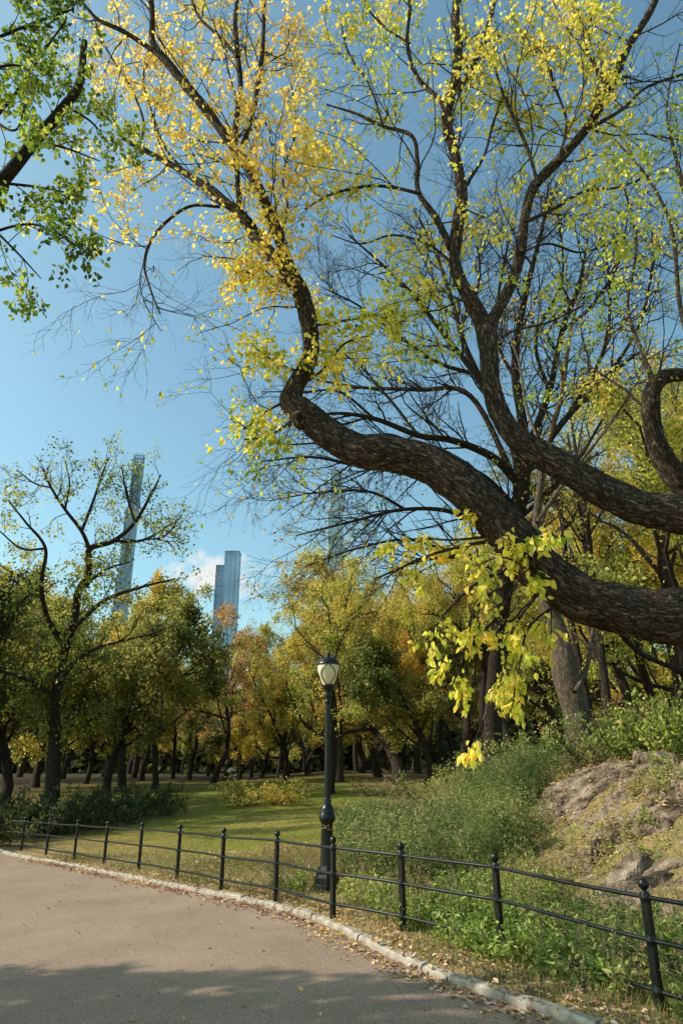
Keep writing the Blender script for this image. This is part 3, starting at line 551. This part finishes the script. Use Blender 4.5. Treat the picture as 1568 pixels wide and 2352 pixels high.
# --- bare tree behind
De=lambda px,py:21.+max(0,1200-py)*.003
bx=at(1130,1760,21); loc=(bx[0],bx[1],float(g0(bx[0],bx[1])))
bt=thing('bare_tree','wide spreading tree with nearly bare fine branches behind the leaning limbs','tree',loc)
G=[guide([(1132,1640,52),(1142,1500,48),(1160,1340,46),(1182,1200,50),(1200,1100,44),(1200,980,30),(1182,860,24),(1190,760,19),(1215,640,15),(1245,520,10),(1260,420,5)],De,0,[(loc[0],loc[1],loc[2]-.3,.42)])]
for p,kd in [([(1190,1110,28),(1130,1050,24),(1040,1012,20),(960,1000,17),(860,962,14),(760,950,9),(660,980,4)],-2),
 ([(1185,1170,24),(1100,1090,20),(980,1052,15),(850,1072,12),(720,1050,8),(600,1060,4)],-3),
 ([(1195,1090,26),(1160,980,22),(1090,860,18),(1020,770,15),(950,680,12),(880,610,8),(800,540,4)],-1),
 ([(1150,960,17),(1070,800,15),(1040,700,13),(1000,580,10),(950,480,5)],2),
 ([(1200,1060,24),(1260,900,19),(1290,760,15),(1330,650,11),(1350,540,6)],1),
 ([(1205,1090,22),(1300,960,18),(1400,860,13),(1480,800,6)],-1),
 ([(1190,1120,20),(1080,910,15),(960,895,13),(830,890,9),(720,870,4)],3),
 ([(1170,1250,16),(1050,1180,14),(930,1170,11),(800,1200,8),(680,1230,4)],-2),
 ([(1165,1320,15),(1060,1280,13),(960,1290,10),(860,1330,5)],1),
 ([(1180,1200,16),(1260,1130,14),(1330,1050,11),(1390,950,6)],3),
 ([(1090,860,13),(1000,830,11),(900,760,9),(820,700,6),(740,660,3)],0),
 ([(1000,1050,11),(900,1000,10),(800,1010,8),(640,1020,4),(560,980,2)],-2),
 ([(1090,860,12),(1060,760,10),(1100,640,8),(1090,520,4)],1),
 ([(1260,900,12),(1230,780,10),(1290,640,8),(1280,480,4)],-1),
 ([(1300,960,12),(1380,820,10),(1400,680,8),(1380,520,4)],1),
 ([(960,1000,10),(880,900,8),(800,820,6),(700,800,3)],1),
 ([(930,1170,10),(850,1130,8),(740,1130,6),(620,1150,3)],0),
 ([(1060,1280,10),(940,1240,8),(820,1260,6),(700,1300,3)],-1),
 ([(1400,860,11),(1470,740,9),(1500,600,6),(1530,460,3)],1),
 ([(1200,900,12),(1140,780,10),(1150,640,8),(1180,500,4)],0),
 ([(860,962,9),(780,900,7),(700,900,5),(600,900,3)],-1),
 ([(1290,760,12),(1360,700,10),(1420,600,8),(1440,500,4)],1)]: G.append(guide(p,De,kd))
Pm,Rm=rs(G); A1=spawn(Pm,Rm,2.3,.2,1,.7,2.8,.5,8,.16,.03,.012,.035,fall=.3); B1=spawn(*A1,2.9,.1,1,.75,1.4,.6,6,.18,.0,.007,.014); C1=spawn(*B1,3.2,.1,1,.75,.75,.7,5,.2,-.03,.005,.009); D1=spawn(*C1,3,.1,1,.7,.4,.8,3,.2,-.05,.004,.006)
wood([(l[:,:3],l[:,3],12,0) for l in G]+[(A1[0],A1[1],5,0),(B1[0],B1[1],4,0),(C1[0],C1[1],3,0),(D1[0],D1[1],3,0)],loc,bt,M_barkd)
pos,t=onbr(*C1,4,.1,1,.1); k=rng.uniform(size=len(pos))<S(11,6,pos[:,2])*.9+.1; V,Q,c=leafmesh(pos[k],t[k],.11,[(.18,.21,.05),(.33,.32,.07),(.47,.4,.09),(.55,.39,.10),(.46,.26,.09)],near=False,droop=.5); mk('crown',V,Q,M_leaf,bt,col=c,loc=loc)
# --- left overhead tree
Dj=lambda px,py:8.0+max(0,700-py)*.0015
JY=5.6
loc=(-11,JY,float(g0(-11,JY)))
jt=thing('overhanging_tree','green leaved tree reaching a dark branch into the upper left corner','tree',loc)
J=[guide([(-60,455,44),(0,420,40),(80,325,34),(150,243,29),(183,190,24),(195,95,17)],Dj,0,[(-10.8,JY+.1,3,.3),(-7.6,JY+.4,5.6,.2)])]
for p,kd in [([(-80,560,10),(30,520,8),(100,520,6),(170,560,3)],-.3),([(-60,330,12),(40,210,9),(100,120,7),(150,50,5)],.5),([(-60,110,11),(60,60,8),(170,20,5)],.3),
  ([(0,420,9),(90,430,7),(190,450,3)],.4),([(-60,480,9),(40,580,6),(95,640,3)],-.1),([(80,325,9),(150,340,7),(230,370,3)],-.3),([(-60,240,10),(30,300,7),(60,240,4)],-.6),([(150,243,8),(210,280,6),(250,330,3)],.4),([(-60,-40,10),(60,-20,8),(150,-60,5)],.2),([(-60,170,9),(40,150,7),(110,200,4)],-.2)]: J.append(guide(p,Dj,kd))
Pm,Rm=rs(J[1:]+[J[0][len(J[0])//2:]]); A1=spawn(Pm,Rm,5,.05,1,.8,.95,.45,6,.2,.0,.003,.007); B1=spawn(*A1,6.5,.1,1,.8,.45,.6,5,.2,-.08,.002,.004)
tk=np.array([[-11,JY,loc[2]-.3,.42],[-10.9,JY+.1,2.5,.34],[-10.6,JY-.1,5,.28],[-10.9,JY-.3,8,.2],[-10.7,JY,11,.08]])
tq=resample(tk,n=24)[None]; a=spawn(tq[...,:3],tq[...,3],3.0,.3,1,1.1,5.2,.5,9,.14,.03,.03,.1,fall=.3); b=spawn(*a,1.7,.2,1,.8,2.0,.6,7,.18,0,.015,.03); c_=spawn(*b,2.6,.1,1,.8,.9,.6,5,.2,-.03,.006,.012)
def okj(e): return (e[:,0]<-6.1)&((e[:,1]+.09*e[:,2])<8.5-.42*(e[:,0]+1.28*e[:,2]+3.9))  # canopy out of view, trimmed to shape its shadow edge on the path
kb=okj(a[0][:,-1]); a=(a[0][kb],a[1][kb]); kb=okj(b[0][:,-1]); b=(b[0][kb],b[1][kb]); kb=okj(c_[0][:,-1]); c_=(c_[0][kb],c_[1][kb])
wood([(l[:,:3],l[:,3],12,.0) for l in J]+[(A1[0],A1[1],5,0),(B1[0],B1[1],3,0),(tk[:,:3],tk[:,3],16,0),(a[0],a[1],8,0),(b[0],b[1],5,0),(c_[0],c_[1],3,0)],loc,jt,M_barkd)
GR=[(.06,.10,.018),(.10,.155,.025),(.18,.27,.035),(.33,.41,.06),(.52,.5,.09)]
LV=Acc(); LC=[]
pos,t=onbr(*A1,14,.1,1,.04); pos2,t2=onbr(*B1,54,.1,1,.04); pos=np.r_[pos,pos2]; t=np.r_[t,t2]; k=rng.uniform(size=len(pos))<S(.22,.48,vn(pos*1.3,66)+.12); pos,t=pos[k],t[k]
addl((pos,t),.070,GR,droop=.5,q=.45+(vn(pos,3)-.5)*.9,wide=1.25)
pos,t=onbr(*c_,0,.1,1,.12,N=42000); k=rng.uniform(size=len(pos))<S(.30,.38,vn(pos*1.2,68)); pos,t=pos[k],t[k]; addl((pos,t),.14,GR,near=False,droop=.1)
V,Q,_=LV.arr(); mk('crown',V,Q,M_leaf,jt,col=np.concatenate(LC),loc=loc)
# --- left mid-distance tree (guided)
Dl=lambda px,py:28.
bp_=at(128,1800,27); loc=(bp_[0],bp_[1],float(g0(bp_[0],bp_[1])))
lt=thing('twisted_tree','dark twisting open crowned tree left of the lawn below the lattice topped tower','tree',loc)
G=[guide([(126,1700,34),(128,1600,30),(150,1490,27),(172,1420,24),(180,1360,22),(205,1315,20),(206,1262,18),(260,1243,14),(310,1200,11),(350,1130,7),(370,1090,4)],Dl,1,[(loc[0],loc[1],loc[2]-.3,.36)])]
for p,kd in [([(206,1262,13),(188,1220,11),(150,1170,9),(118,1120,7),(98,1075,4)],-1),([(188,1220,10),(215,1150,8),(235,1090,6),(250,1050,3)],1),([(150,1490,18),(110,1420,15),(95,1340,12),(105,1260,10),(60,1200,7),(20,1150,4)],-2),
 ([(172,1440,14),(240,1380,12),(320,1350,9),(400,1330,5)],-1),([(260,1243,9),(330,1240,8),(400,1200,4)],2),([(95,1340,9),(40,1320,7),(-30,1280,5)],1),([(180,1360,9),(240,1310,8),(300,1290,5)],2),([(128,1600,14),(60,1560,11),(0,1540,7)],-2),([(130,1570,13),(200,1500,11),(290,1470,7),(370,1450,4)],-2),([(310,1200,7),(290,1130,6),(280,1070,3)],0),([(118,1120,6),(80,1110,5),(40,1080,3)],1),([(150,1170,7),(160,1110,5),(150,1060,3)],1),([(330,1240,6),(380,1230,5),(420,1180,3)],0),([(105,1260,8),(50,1260,6),(0,1220,4)],0)]: G.append(guide(p,Dl,kd))
Pm,Rm=rs(G); A1=spawn(Pm,Rm,3.0,.15,1,.8,1.9,.5,7,.28,.05,.008,.022); B1=spawn(*A1,3.8,.1,1,.8,1.,.6,5,.22,.02,.005,.01); C1=spawn(*B1,3.8,.1,1,.8,.5,.7,4,.2,0,.004,.006)
wood([(l[:,:3],l[:,3],10,0) for l in G]+[(A1[0],A1[1],5,0),(B1[0],B1[1],3,0),(C1[0],C1[1],3,0)],loc,lt,M_barkd)
pos,t=onbr(*C1,19,.1,1,.12); k=rng.uniform(size=len(pos))<(S(14,8.,pos[:,2])*.5+.5)*S(.12,.45,vn(pos*.6,91)+.1); V,Q,c=leafmesh(pos[k],t[k],.13,[(.10,.14,.025),(.17,.22,.038),(.27,.3,.05),(.42,.39,.08),(.55,.45,.09)],near=False,droop=.4); mk('crown',V,Q,M_leaf,lt,col=c,loc=loc)
# --- tan trunk on the slope
Df_=lambda px,py:15.5
bp_=at(1332,1740,15.5); loc=(bp_[0],bp_[1],float(g0(bp_[0],bp_[1])))
ft=thing('tan_tree','tan grey trunked tree leaning left on the slope below the lower limb','tree',loc)
G=[guide([(1332,1735,78),(1325,1650,72),(1302,1560,74),(1287,1480,62),(1265,1415,50),(1238,1320,34),(1232,1200,24),(1250,1050,18),(1290,900,12),(1310,760,8),(1350,620,5)],Df_,3,[(loc[0],loc[1],loc[2]-.3,.44)],14)]
for p,kd in [([(1320,1590,14),(1345,1540,13),(1355,1480,12),(1370,1400,9)],1),([(1232,1200,12),(1300,1100,10),(1380,1000,8),(1460,880,6),(1500,760,4)],2),([(1250,1050,10),(1210,940,8),(1190,830,6),(1150,720,4)],1.5)]: G.append(guide(p,Df_,kd+1))
Pm,Rm=rs(G); A1=spawn(Pm,Rm,1.8,.4,1,.8,2.2,.5,7,.2,.03,.01,.03); B1=spawn(*A1,2.4,.1,1,.8,1.1,.6,5,.2,0,.005,.01); C1=spawn(*B1,3,.1,1,.8,.5,.7,4,.2,0,.004,.006)
q=resample(G[0],step=.08); wood([(q[:,:3],q[:,3],32,.02)]+[(l[:,:3],l[:,3],10,0) for l in G[1:]]+[(A1[0],A1[1],5,0),(B1[0],B1[1],3,0),(C1[0],C1[1],3,0)],loc,ft,M_barkg)
pos,t=onbr(*C1,8,.1,1,.1); V,Q,c=leafmesh(pos,t,.10,[(.12,.15,.03),(.25,.28,.05),(.45,.4,.07),(.55,.36,.08)],near=False,droop=.5); mk('crown',V,Q,M_leaf,ft,col=c,loc=loc)
# ------------------------------------------------ generic background trees
def gen(seed,H,r,pal,NL,ls,low=.25,spread=.42,mat=M_barkd,lean=.06,hole=(.29,.55),fine=0):
    global rng; old=rng; rng=np.random.default_rng(seed)
    n=14; d=np.array([rng.normal()*lean,rng.normal()*lean,1.]); p=np.zeros(3); p[2]=-.3; P=[p.copy()]
    for i in range(n-1): d=unit((d+rng.normal(size=3)*.13*np.array([1,1,.3]))[None])[0]; p=p+d*H*.8/(n-1); P.append(p.copy())
    P=np.array(P)[None]; R=(r*np.r_[1.35,np.linspace(1,.12,n-1)])[None]
    a=spawn(P,R,0,low,.98,.95,H*spread,.5,9,.18,.07,.03,9,cnt=16,fall=.35); b=spawn(*a,1.1,.15,1,.75,H*.2,.55,7,.2,.04,.015,.05); c=spawn(*b,1.5,.1,1,.8,H*.1,.55,5,.2,.02,.008,.016); e=spawn(*c,1.8+fine,.1,1,.8,H*.055,.7,4,.2,0,.005,.008)
    ac=Acc()
    for q,s in ((( P,R),12),(a,8),(b,5),(c,3),(e,3)): tubes(ac,q[0],q[1],s)
    V,Q,A=ac.arr(); wm=mk('trunk',V,Q,mat,smooth=True,bk=A,link=False)
    p1,t1=onbr(*e,0,.0,1,.2-.06*(fine>0),N=int(NL*.65)); p2,t2=onbr(*c,0,.2,1,.22-.06*(fine>0),N=int(NL*.35)); pos=np.concatenate([p1,p2]); t=np.concatenate([t1,t2])
    k=rng.uniform(size=len(pos))<S(hole[0],hole[1],vn(pos*.45,seed)+.1)*S(hole[0]-.1,hole[1]-.1,vn(pos*1.1,seed+5)+.1); pos,t=pos[k],t[k]
    V,Q,c_=leafmesh(pos,t,ls,pal,near=False,droop=.3,fr=.35,seed=seed); lm=mk('crown',V,Q,M_leaf,col=c_,link=False)
    rng=old; return wm,lm
PG=[(.06,.08,.02),(.095,.12,.028),(.15,.175,.038),(.24,.24,.06),(.36,.32,.085)]
PY=[(.27,.25,.06),(.45,.39,.08),(.62,.51,.10),(.70,.54,.12),(.62,.40,.12)]
PO=[(.22,.15,.06),(.36,.23,.085),(.49,.30,.11),(.54,.355,.135),(.4,.22,.10)]
PM=[(.13,.15,.035),(.22,.235,.05),(.34,.33,.07),(.5,.42,.10),(.55,.38,.10)]
V_={'dg':gen(101,13,.26,PG,28000,.19),'dg2':gen(102,15,.28,PG,30000,.2,low=.2),'ye':gen(103,12,.22,PY,26000,.18,low=.2),'ye2':gen(104,14,.24,PY,26000,.19),
    'or':gen(105,15,.28,PO,17000,.16,spread=.5,fine=.6),'mi':gen(106,14,.24,PM,28000,.19,low=.2),'mi2':gen(107,16,.28,PM,30000,.19),'op':gen(108,14,.28,PY,12000,.17,low=.35),
    'fy':gen(109,14,.25,[(.23,.25,.05),(.41,.41,.075),(.56,.5,.10),(.66,.53,.12),(.6,.42,.12)],24000,.12,hole=(.32,.57),fine=1.),'fg':gen(110,15,.26,PM,28000,.13,hole=(.3,.56),fine=1.,low=.2)}
words={'dg':'dark green','dg2':'tall dark green','ye':'golden yellow','ye2':'tall pale yellow','or':'rusty brown orange','mi':'green and yellow','mi2':'tall green and yellow','op':'thin leaved yellow','fy':'fine twigged yellow','fg':'fine leaved olive'}
def tree(kind,px,Yd,sc=1.,rz=None,label=None,group=None):
    x=(px-784)/1568*.94*Yd; z=float(g0(x,Yd))-.05; wm,lm=V_[kind]
    if label is None:
        side='left' if px<600 else ('right' if px>1000 else 'middle'); dist='beyond the lawn' if Yd<70 else 'in the far wood'
        label=f'{words[kind]} tree {dist}, {side} part of the background'; group=f'{words[kind]} trees {dist}, {side}'
    s=(sc*rng.uniform(.85,1.15),sc*rng.uniform(.85,1.15),sc*rng.uniform(.94,1.06))
    t=thing('tree',label,'tree',(x,Yd,z),group,rng.uniform(0,6.28) if rz is None else rz,s)
    link_ob('trunk',wm,t); link_ob('crown',lm,t)
tree('or',490,52,.88,0.4,'rusty orange brown tree with forked trunk centre left beyond the lawn','')
tree('ye',650,50,.85,1.,'small bright yellow tree just left of the lamp post beyond the lawn','')
tree('op',915,42,1.0,2.1,'yellow tree with dark leaning trunk right of the lamp post','')
tree('dg',250,36,.9,.5,'dark green tree right of the twisted tree at the left of the lawn','')
tree('dg2',20,31,.8,1.5,'dark green tree at the left edge behind the low bushes','')
tree('mi',360,46,.95,.9,'green and yellow tree between the twisted tree and the orange tree','')
tree('dg',980,36,.72,3.9,'dark green tree standing behind the hanging leaf cluster','')
for a in [('dg',-120,34,.9),('mi2',90,48,.95),('ye',200,52,.95),('dg2',330,58,.8),('mi',-40,44,.95),('ye2',400,66,.9),('mi2',580,72,.8),('ye',600,66,.9),('or',710,74,1.0),('ye2',760,64,1.05),('mi',830,60,1.1),('ye',860,72,1.3),('dg',760,82,.95),
          ('mi2',960,58,1.1),('ye2',1010,50,1.05),('dg2',1060,44,.95),('or',1110,56,1.1),('fg',1180,42,1.05),('or',1230,52,1.),('dg',1290,36,.85),('dg2',1350,44,.9),('fg',1420,34,.95),('ye2',1480,42,1.),('fg',1540,30,1.),('fy',1450,26,.85),('fy',1600,30,1.1),('fg',1660,26,1.15),
          ('dg',150,66,1.),('or',240,78,1.),('dg2',480,86,.75),('ye',530,92,.75),('mi',640,96,1.),('dg2',700,100,.95),('mi2',820,92,1.2),('ye2',900,88,1.25),('dg',950,80,1.1),('mi2',50,76,1.1),('ye',330,84,1.1),('mi2',-60,64,1.1),('dg2',1040,78,1.2),('ye2',1150,76,1.1),('dg2',1260,70,1.1),('dg',1380,64,1.1),('ye',1500,60,1.1),('mi',-180,56,1.1),
          ('dg',420,104,.9),('mi',580,112,.9),('dg2',300,106,1.05),('dg',760,116,.95),('mi',870,112,1.1),
          ('fg',1330,29,.8),('fy',1130,33,.85),('fy',1590,20,1.0),('mi',440,60,.75),('ye',550,58,.6),('ye',700,58,.9),('fy',780,44,1.05),('fg',140,40,.85),('fy',290,44,.95),('mi2',310,70,1.1),('fy',660,62,1.05),('fg',870,50,1.15),('dg',130,44,.85),('fy',755,36,.95),('fg',1600,24,1.2),('fg',520,66,.97),
          ('mi2',-700,24,1.),('dg',-640,29,1.),('ye2',-430,27,.9)]:  # trees out of view, added so their shadow bands cross the lawn
    tree(*a)
for px in (1362,1392,1414):
    x=(px-784)/1568*.94*23
    P=np.array([[0,0,-.3],[.05,0,2],[-.05,.05,5],[.1,0,8],[.05,.1,12]]); P[:,0]+=rng.normal(size=5)*.06
    t=thing('slim_tree','slim dark bare trunk beside two others behind the tan trunked tree','tree',(x,23+rng.uniform(-1,1),float(g0(x,23))),'three slim dark trunks on the slope')
    q=resample(np.c_[P,[.15,.13,.12,.1,.04]],n=24)[None]; a=spawn(q[...,:3],q[...,3],1.4,.5,1,.8,2.6,.5,6,.15,.1,.02,.05); b=spawn(*a,2,.1,1,.8,1.,.6,5,.2,0,.01,.02)
    wood([(q[0,:,:3],q[0,:,3],10,0),(a[0],a[1],5,0),(b[0],b[1],3,0)],None,t,M_barkd); pos,tt=onbr(*b,14,.1,1,.15); V,Q,c=leafmesh(pos,tt,.13,PM,near=False); mk('crown',V,Q,M_leaf,t,col=c)
# far wood as one mass
m_=90000; x=rng.uniform(-130,150,m_); y=rng.uniform(120,138,m_); hz=13+6*(vn2(x,y,.07,3)-.3); z=rng.uniform(0,1,m_)**1.3*hz+.3; pos=np.stack([x,y,z],1)
V,Q,c=leafmesh(pos,np.zeros((m_,3)),1.3,[(.06,.07,.022),(.1,.11,.03),(.17,.15,.04),(.26,.2,.06)],near=False,fr=.12,wide=1.4); o=mk('far_wood',V,Q,M_leaf,col=c); tag(o,'distant mass of autumn woodland behind all the trees','woodland',kind='stuff')
# ------------------------------------------------ shrubs
def shrub(px,Yd,h,w_,pal,label,ls=.07,dens=24,ns=26,group=None,x=None,name='shrub'):
    if x is None: x=(px-784)/1568*.94*Yd
    z=float(top(np.array([x]),np.array([Yd]))[0][0])-.05
    a=rng.uniform(0,6.28,ns); r=w_/2*np.sqrt(rng.uniform(0,.35,ns)); P=[np.stack([r*np.cos(a),r*np.sin(a),0*a],1)]; d=unit(np.stack([np.cos(a)*w_*.5,np.sin(a)*w_*.5,np.full(ns,h)],1)); L=np.hypot(h,.35*w_)*rng.uniform(.6,1.0,ns)
    for i in range(6): d=unit(d+rng.normal(size=(ns,3))*.14); P.append(P[-1]+d*L[:,None]/6)
    P=np.stack(P,1); R=np.full((ns,7),.012)*np.linspace(1,.4,7); b=spawn(P,R,5,.15,1,.8,.35*h,.6,5,.2,.03,.004,.006)
    t=thing(name,label,'shrub',(x,Yd,z),group); wood([(P,R,4,0),(b[0],b[1],3,0)],None,t,M_barkd,'stems')
    pos,tt=onbr(*b,dens,.05,1,.05); p2,t2=onbr(P,R,dens*.6,.3,1,.06); V,Q,c=leafmesh(np.r_[pos,p2],np.r_[tt,t2],ls,pal,near=False,droop=0,fr=1.); mk('foliage',V,Q,M_leaf,t,col=c)
shrub(605,32,1.3,3.6,PY,'wide yellow leaved shrub in the middle of the lawn',.1,24,50)
DB=[(.045,.06,.018),(.07,.09,.028),(.12,.13,.04),(.18,.17,.07)]
for px,Yd,lb in ((15,23,'dark bush nearest the left edge of the lawn'),(90,25,'dark bush second from the left edge below the twisted tree'),(175,26,'dark bush third from the left edge beside the lawn'),(255,28,'dark bush fourth from the left edge where the lawn begins'),(325,30,'dark bush at the right end of the low row beside the lawn')):
    shrub(px,Yd,1.4,3.3,DB,lb,.11,26,42)
HB=[(.13,.16,.04),(.22,.26,.06),(.32,.34,.09),(.44,.4,.13),(.48,.34,.12)]
for px,Yd,h,w_,pal,lb in ((1150,20,1.1,2.4,HB,'pale feathery shrub at the foot of the slope left of the tan trunk'),(1240,18,1.2,2.,HB,'green shrub touching the left side of the tan trunk'),(1400,14,1.2,1.8,HB,'leafy shrub right of the tan trunk above the rock'),
      (1490,13.6,1.4,1.8,[(.16,.21,.05),(.26,.31,.07),(.38,.4,.1)],'bright yellow green shrub near the right edge above the rock'),(1560,12.8,1.4,1.6,[(.2,.26,.05),(.34,.38,.07),(.46,.45,.1)],'lime green sapling at the right edge above the rock'),
      (1080,24,1.1,2.6,HB,'straw and green shrub right of the hanging leaves at the lawn end'),(1470,18,1.9,2.6,PO,'orange brown shrub behind the rock at right'),(990,30,1.1,3.,HB,'low pale shrub at the right end of the lawn'),(890,34,.9,3.2,[(.25,.2,.09),(.4,.32,.16),(.46,.38,.2)],'low straw coloured shrub below the leaning yellow tree')):
    shrub(px,Yd,h,w_,pal,lb,.075,22,34)
# ------------------------------------------------ distant parasols and far fence
M_cloth=noisemat('white_canvas',[(.3,(.72,.72,.7)),(.7,(.8,.8,.78))],4,.8)
for px,lb in ((505,'small white parasol on the left in the distance beyond the lawn'),(533,'small white parasol on the right in the distance beyond the lawn')):
    Yd=64; x=(px-784)/1568*.94*Yd; t=thing('parasol',lb,'parasol',(x,Yd,float(g0(x,Yd))-.35),sc=.8)
    ac=Acc(); lathe(ac,[(.02,0),(.02,1.95)],8); V,Q,_=ac.arr(); mk('pole',V,Q,M_iron,t); ac=Acc(); lathe(ac,[(.55,1.36),(.54,1.42),(.3,1.62),(.0,1.75)],8); V,Q,_=ac.arr(); mk('canopy',V,Q,M_cloth,t)
t=thing('park_fence','dark distant fence at the far end of the lawn','fence',(-12,58,float(g0(-12,58))))
for k in range(18):
    xx=k*1.9; ac=Acc(); dz=float(g0(-12+xx,58))-float(g0(-12,58)); box(ac,(xx,0,.45+dz),(.08,.06,1.0)); V,Q,_=ac.arr(); mk('post',V,Q,M_iron,t)
for h in (.3,.6,.88):
    P=np.stack([np.arange(18)*1.9,np.zeros(18),np.array([float(g0(-12+k*1.9,58))-float(g0(-12,58))+h for k in range(18)])],1); ac=Acc(); tubes(ac,P,np.full(18,.022),5); V,Q,_=ac.arr(); mk('rail',V,Q,M_iron,t)
# ------------------------------------------------ skyscrapers
def glass(name,c1,c2,mort,bw,bh,ms=.06):
    m,nt,out=newmat(name); b=nd(nt,'ShaderNodeBsdfPrincipled'); b.inputs['Roughness'].default_value=.3; b.inputs['Specular IOR Level'].default_value=.5
    tx=nd(nt,'ShaderNodeTexCoord'); sx=nd(nt,'ShaderNodeSeparateXYZ'); lk(nt,tx.outputs['Object'],sx.inputs[0]); ad=nd(nt,'ShaderNodeMath',operation='ADD'); lk(nt,sx.outputs[0],ad.inputs[0]); lk(nt,sx.outputs[1],ad.inputs[1])
    cb=nd(nt,'ShaderNodeCombineXYZ'); lk(nt,ad.outputs[0],cb.inputs[0]); lk(nt,sx.outputs[2],cb.inputs[1])
    br=nd(nt,'ShaderNodeTexBrick'); br.offset=0; br.inputs['Color1'].default_value=(*c1,1); br.inputs['Color2'].default_value=(*c2,1); br.inputs['Mortar'].default_value=(*mort,1); br.inputs['Scale'].default_value=1
    br.inputs['Brick Width'].default_value=bw; br.inputs['Row Height'].default_value=bh; br.inputs['Mortar Size'].default_value=ms*bh; lk(nt,cb.outputs[0],br.inputs['Vector'])
    n=nd(nt,'ShaderNodeTexNoise'); n.inputs['Scale'].default_value=.03; lk(nt,tx.outputs['Object'],n.inputs['Vector']); r=ramp(nt,n.outputs[0],[(.35,(.8,.82,.85)),(.65,(1.2,1.18,1.15))])
    mm=nd(nt,'ShaderNodeMix',data_type='RGBA',blend_type='MULTIPLY'); mm.inputs[0].default_value=1; lk(nt,br.outputs[0],mm.inputs[6]); lk(nt,r.outputs[0],mm.inputs[7]); lk(nt,mm.outputs[2],b.inputs['Base Color']); lk(nt,b.outputs[0],out.inputs[0]); return m
Mg1=glass('hazy_grey_glass',(.22,.32,.43),(.25,.35,.46),(.28,.38,.47),4,4,.14); Mg2=glass('hazy_blue_glass',(.30,.47,.63),(.33,.50,.66),(.37,.53,.66),6,8,.1); Mg3=glass('steel_glass',(.14,.23,.33),(.16,.25,.35),(.2,.28,.37),3,5,.16); Mst=glass('hazy_limestone',(.42,.5,.57),(.45,.53,.59),(.5,.56,.61),4,4,.3)  # aerial haze of distance is put into these bluish base colours
Mg4=glass('hazy_glass',(.46,.64,.76),(.50,.67,.78),(.54,.69,.78),6,8,.1)  # paled towards sky colour, haze painted into the base colour
M_fin=noisemat('hazy_metal',[(.3,(.27,.40,.52)),(.7,(.32,.45,.56))],.1,.4); M_finp=noisemat('hazy_pale_metal',[(.3,(.44,.6,.71)),(.7,(.5,.65,.75))],.1,.4)  # fins tinted with the same painted haze
def sky(px,py,h,label,segs,rot=0.,fin=None):
    r=ray(px,py); D=(h-CH)/r[2]; x,y=r[0]*D,r[1]*D; t=thing('skyscraper',label,'skyscraper',(x,y,0),rz=rot)
    for nm,cx,cy,w_,d_,z0,z1,mat in segs:
        ac=Acc(); box(ac,(cx,cy,(z0+z1)/2),(w_,d_,z1-z0)); V,Q,_=ac.arr(); p=mk(nm,V,Q,mat,t)
        if nm in('wall','upper_wall','wing'):
            ac=Acc(); k=max(2,int(w_/6))
            for i in range(k+1): box(ac,(cx-w_/2+w_*i/k,cy-d_/2-.2,(z0+z1)/2),(.35,.3,z1-z0))
            kk=max(2,int(d_/6))
            for sgn in (-1,1):
                for i in range(1,kk): box(ac,(cx+sgn*(w_/2+.15),cy-d_/2+d_*i/kk,(z0+z1)/2),(.3,.35,z1-z0))
            V,Q,_=ac.arr(); mk('fins',V,Q,fin or M_fin,p)
    return t
t=sky(318,1045,435,'very slender tall tower with an open lattice crown at the left',[('wall',0,0,18,18,0,250,Mg1),('upper_wall',1,0,16,16,250,345,Mg1),('upper_wall',2,0,14,14,345,405,Mg3)],.15)
ac=Acc()
for zz in np.arange(406,436,5):
    for yy in (-6.5,6.5): box(ac,(2,yy,zz),(13,.9,1.))
    for xx in (-4.5,8.5): box(ac,(xx,0,zz),(.9,13,1.))
for xx in np.arange(-4.5,9,3.25):
    for yy in (-6.6,6.6): box(ac,(xx,yy,420),(.8,.8,30))
box(ac,(3,0,412),(7,7,14))
V,Q,_=ac.arr(); mk('lattice_crown',V,Q,Mg3,t)
sky(533,1270,306,'blue glass tower with a lower darker wing, small and centre left',[('wall',2,0,21,22,0,304,Mg2),('wing',-15,4,13,20,0,284,Mg3),('roof_edge',2,0,22,23,304,306,Mg3),('roof_edge',-15,4,14,21,284,285.5,Mg3)],0)
sky(768,1083,472,'hazy pale glass supertall tower seen through the branches above the lamp post',[('wall',0,0,27,27,0,300,Mg4),('upper_wall',1,0,24,24,300,400,Mg4),('upper_wall',2,0,19,20,400,466,Mg4),('roof_edge',2,0,20,21,466,472,M_finp)],.1,M_finp)
sky(833,1350,280,'pale stone tower partly hidden by branches right of the supertall tower',[('wall',0,0,22,22,0,262,Mst),('upper_wall',0,0,16,16,262,278,Mst),('roof_edge',0,0,17,17,278,280,M_finp)],0,M_finp)
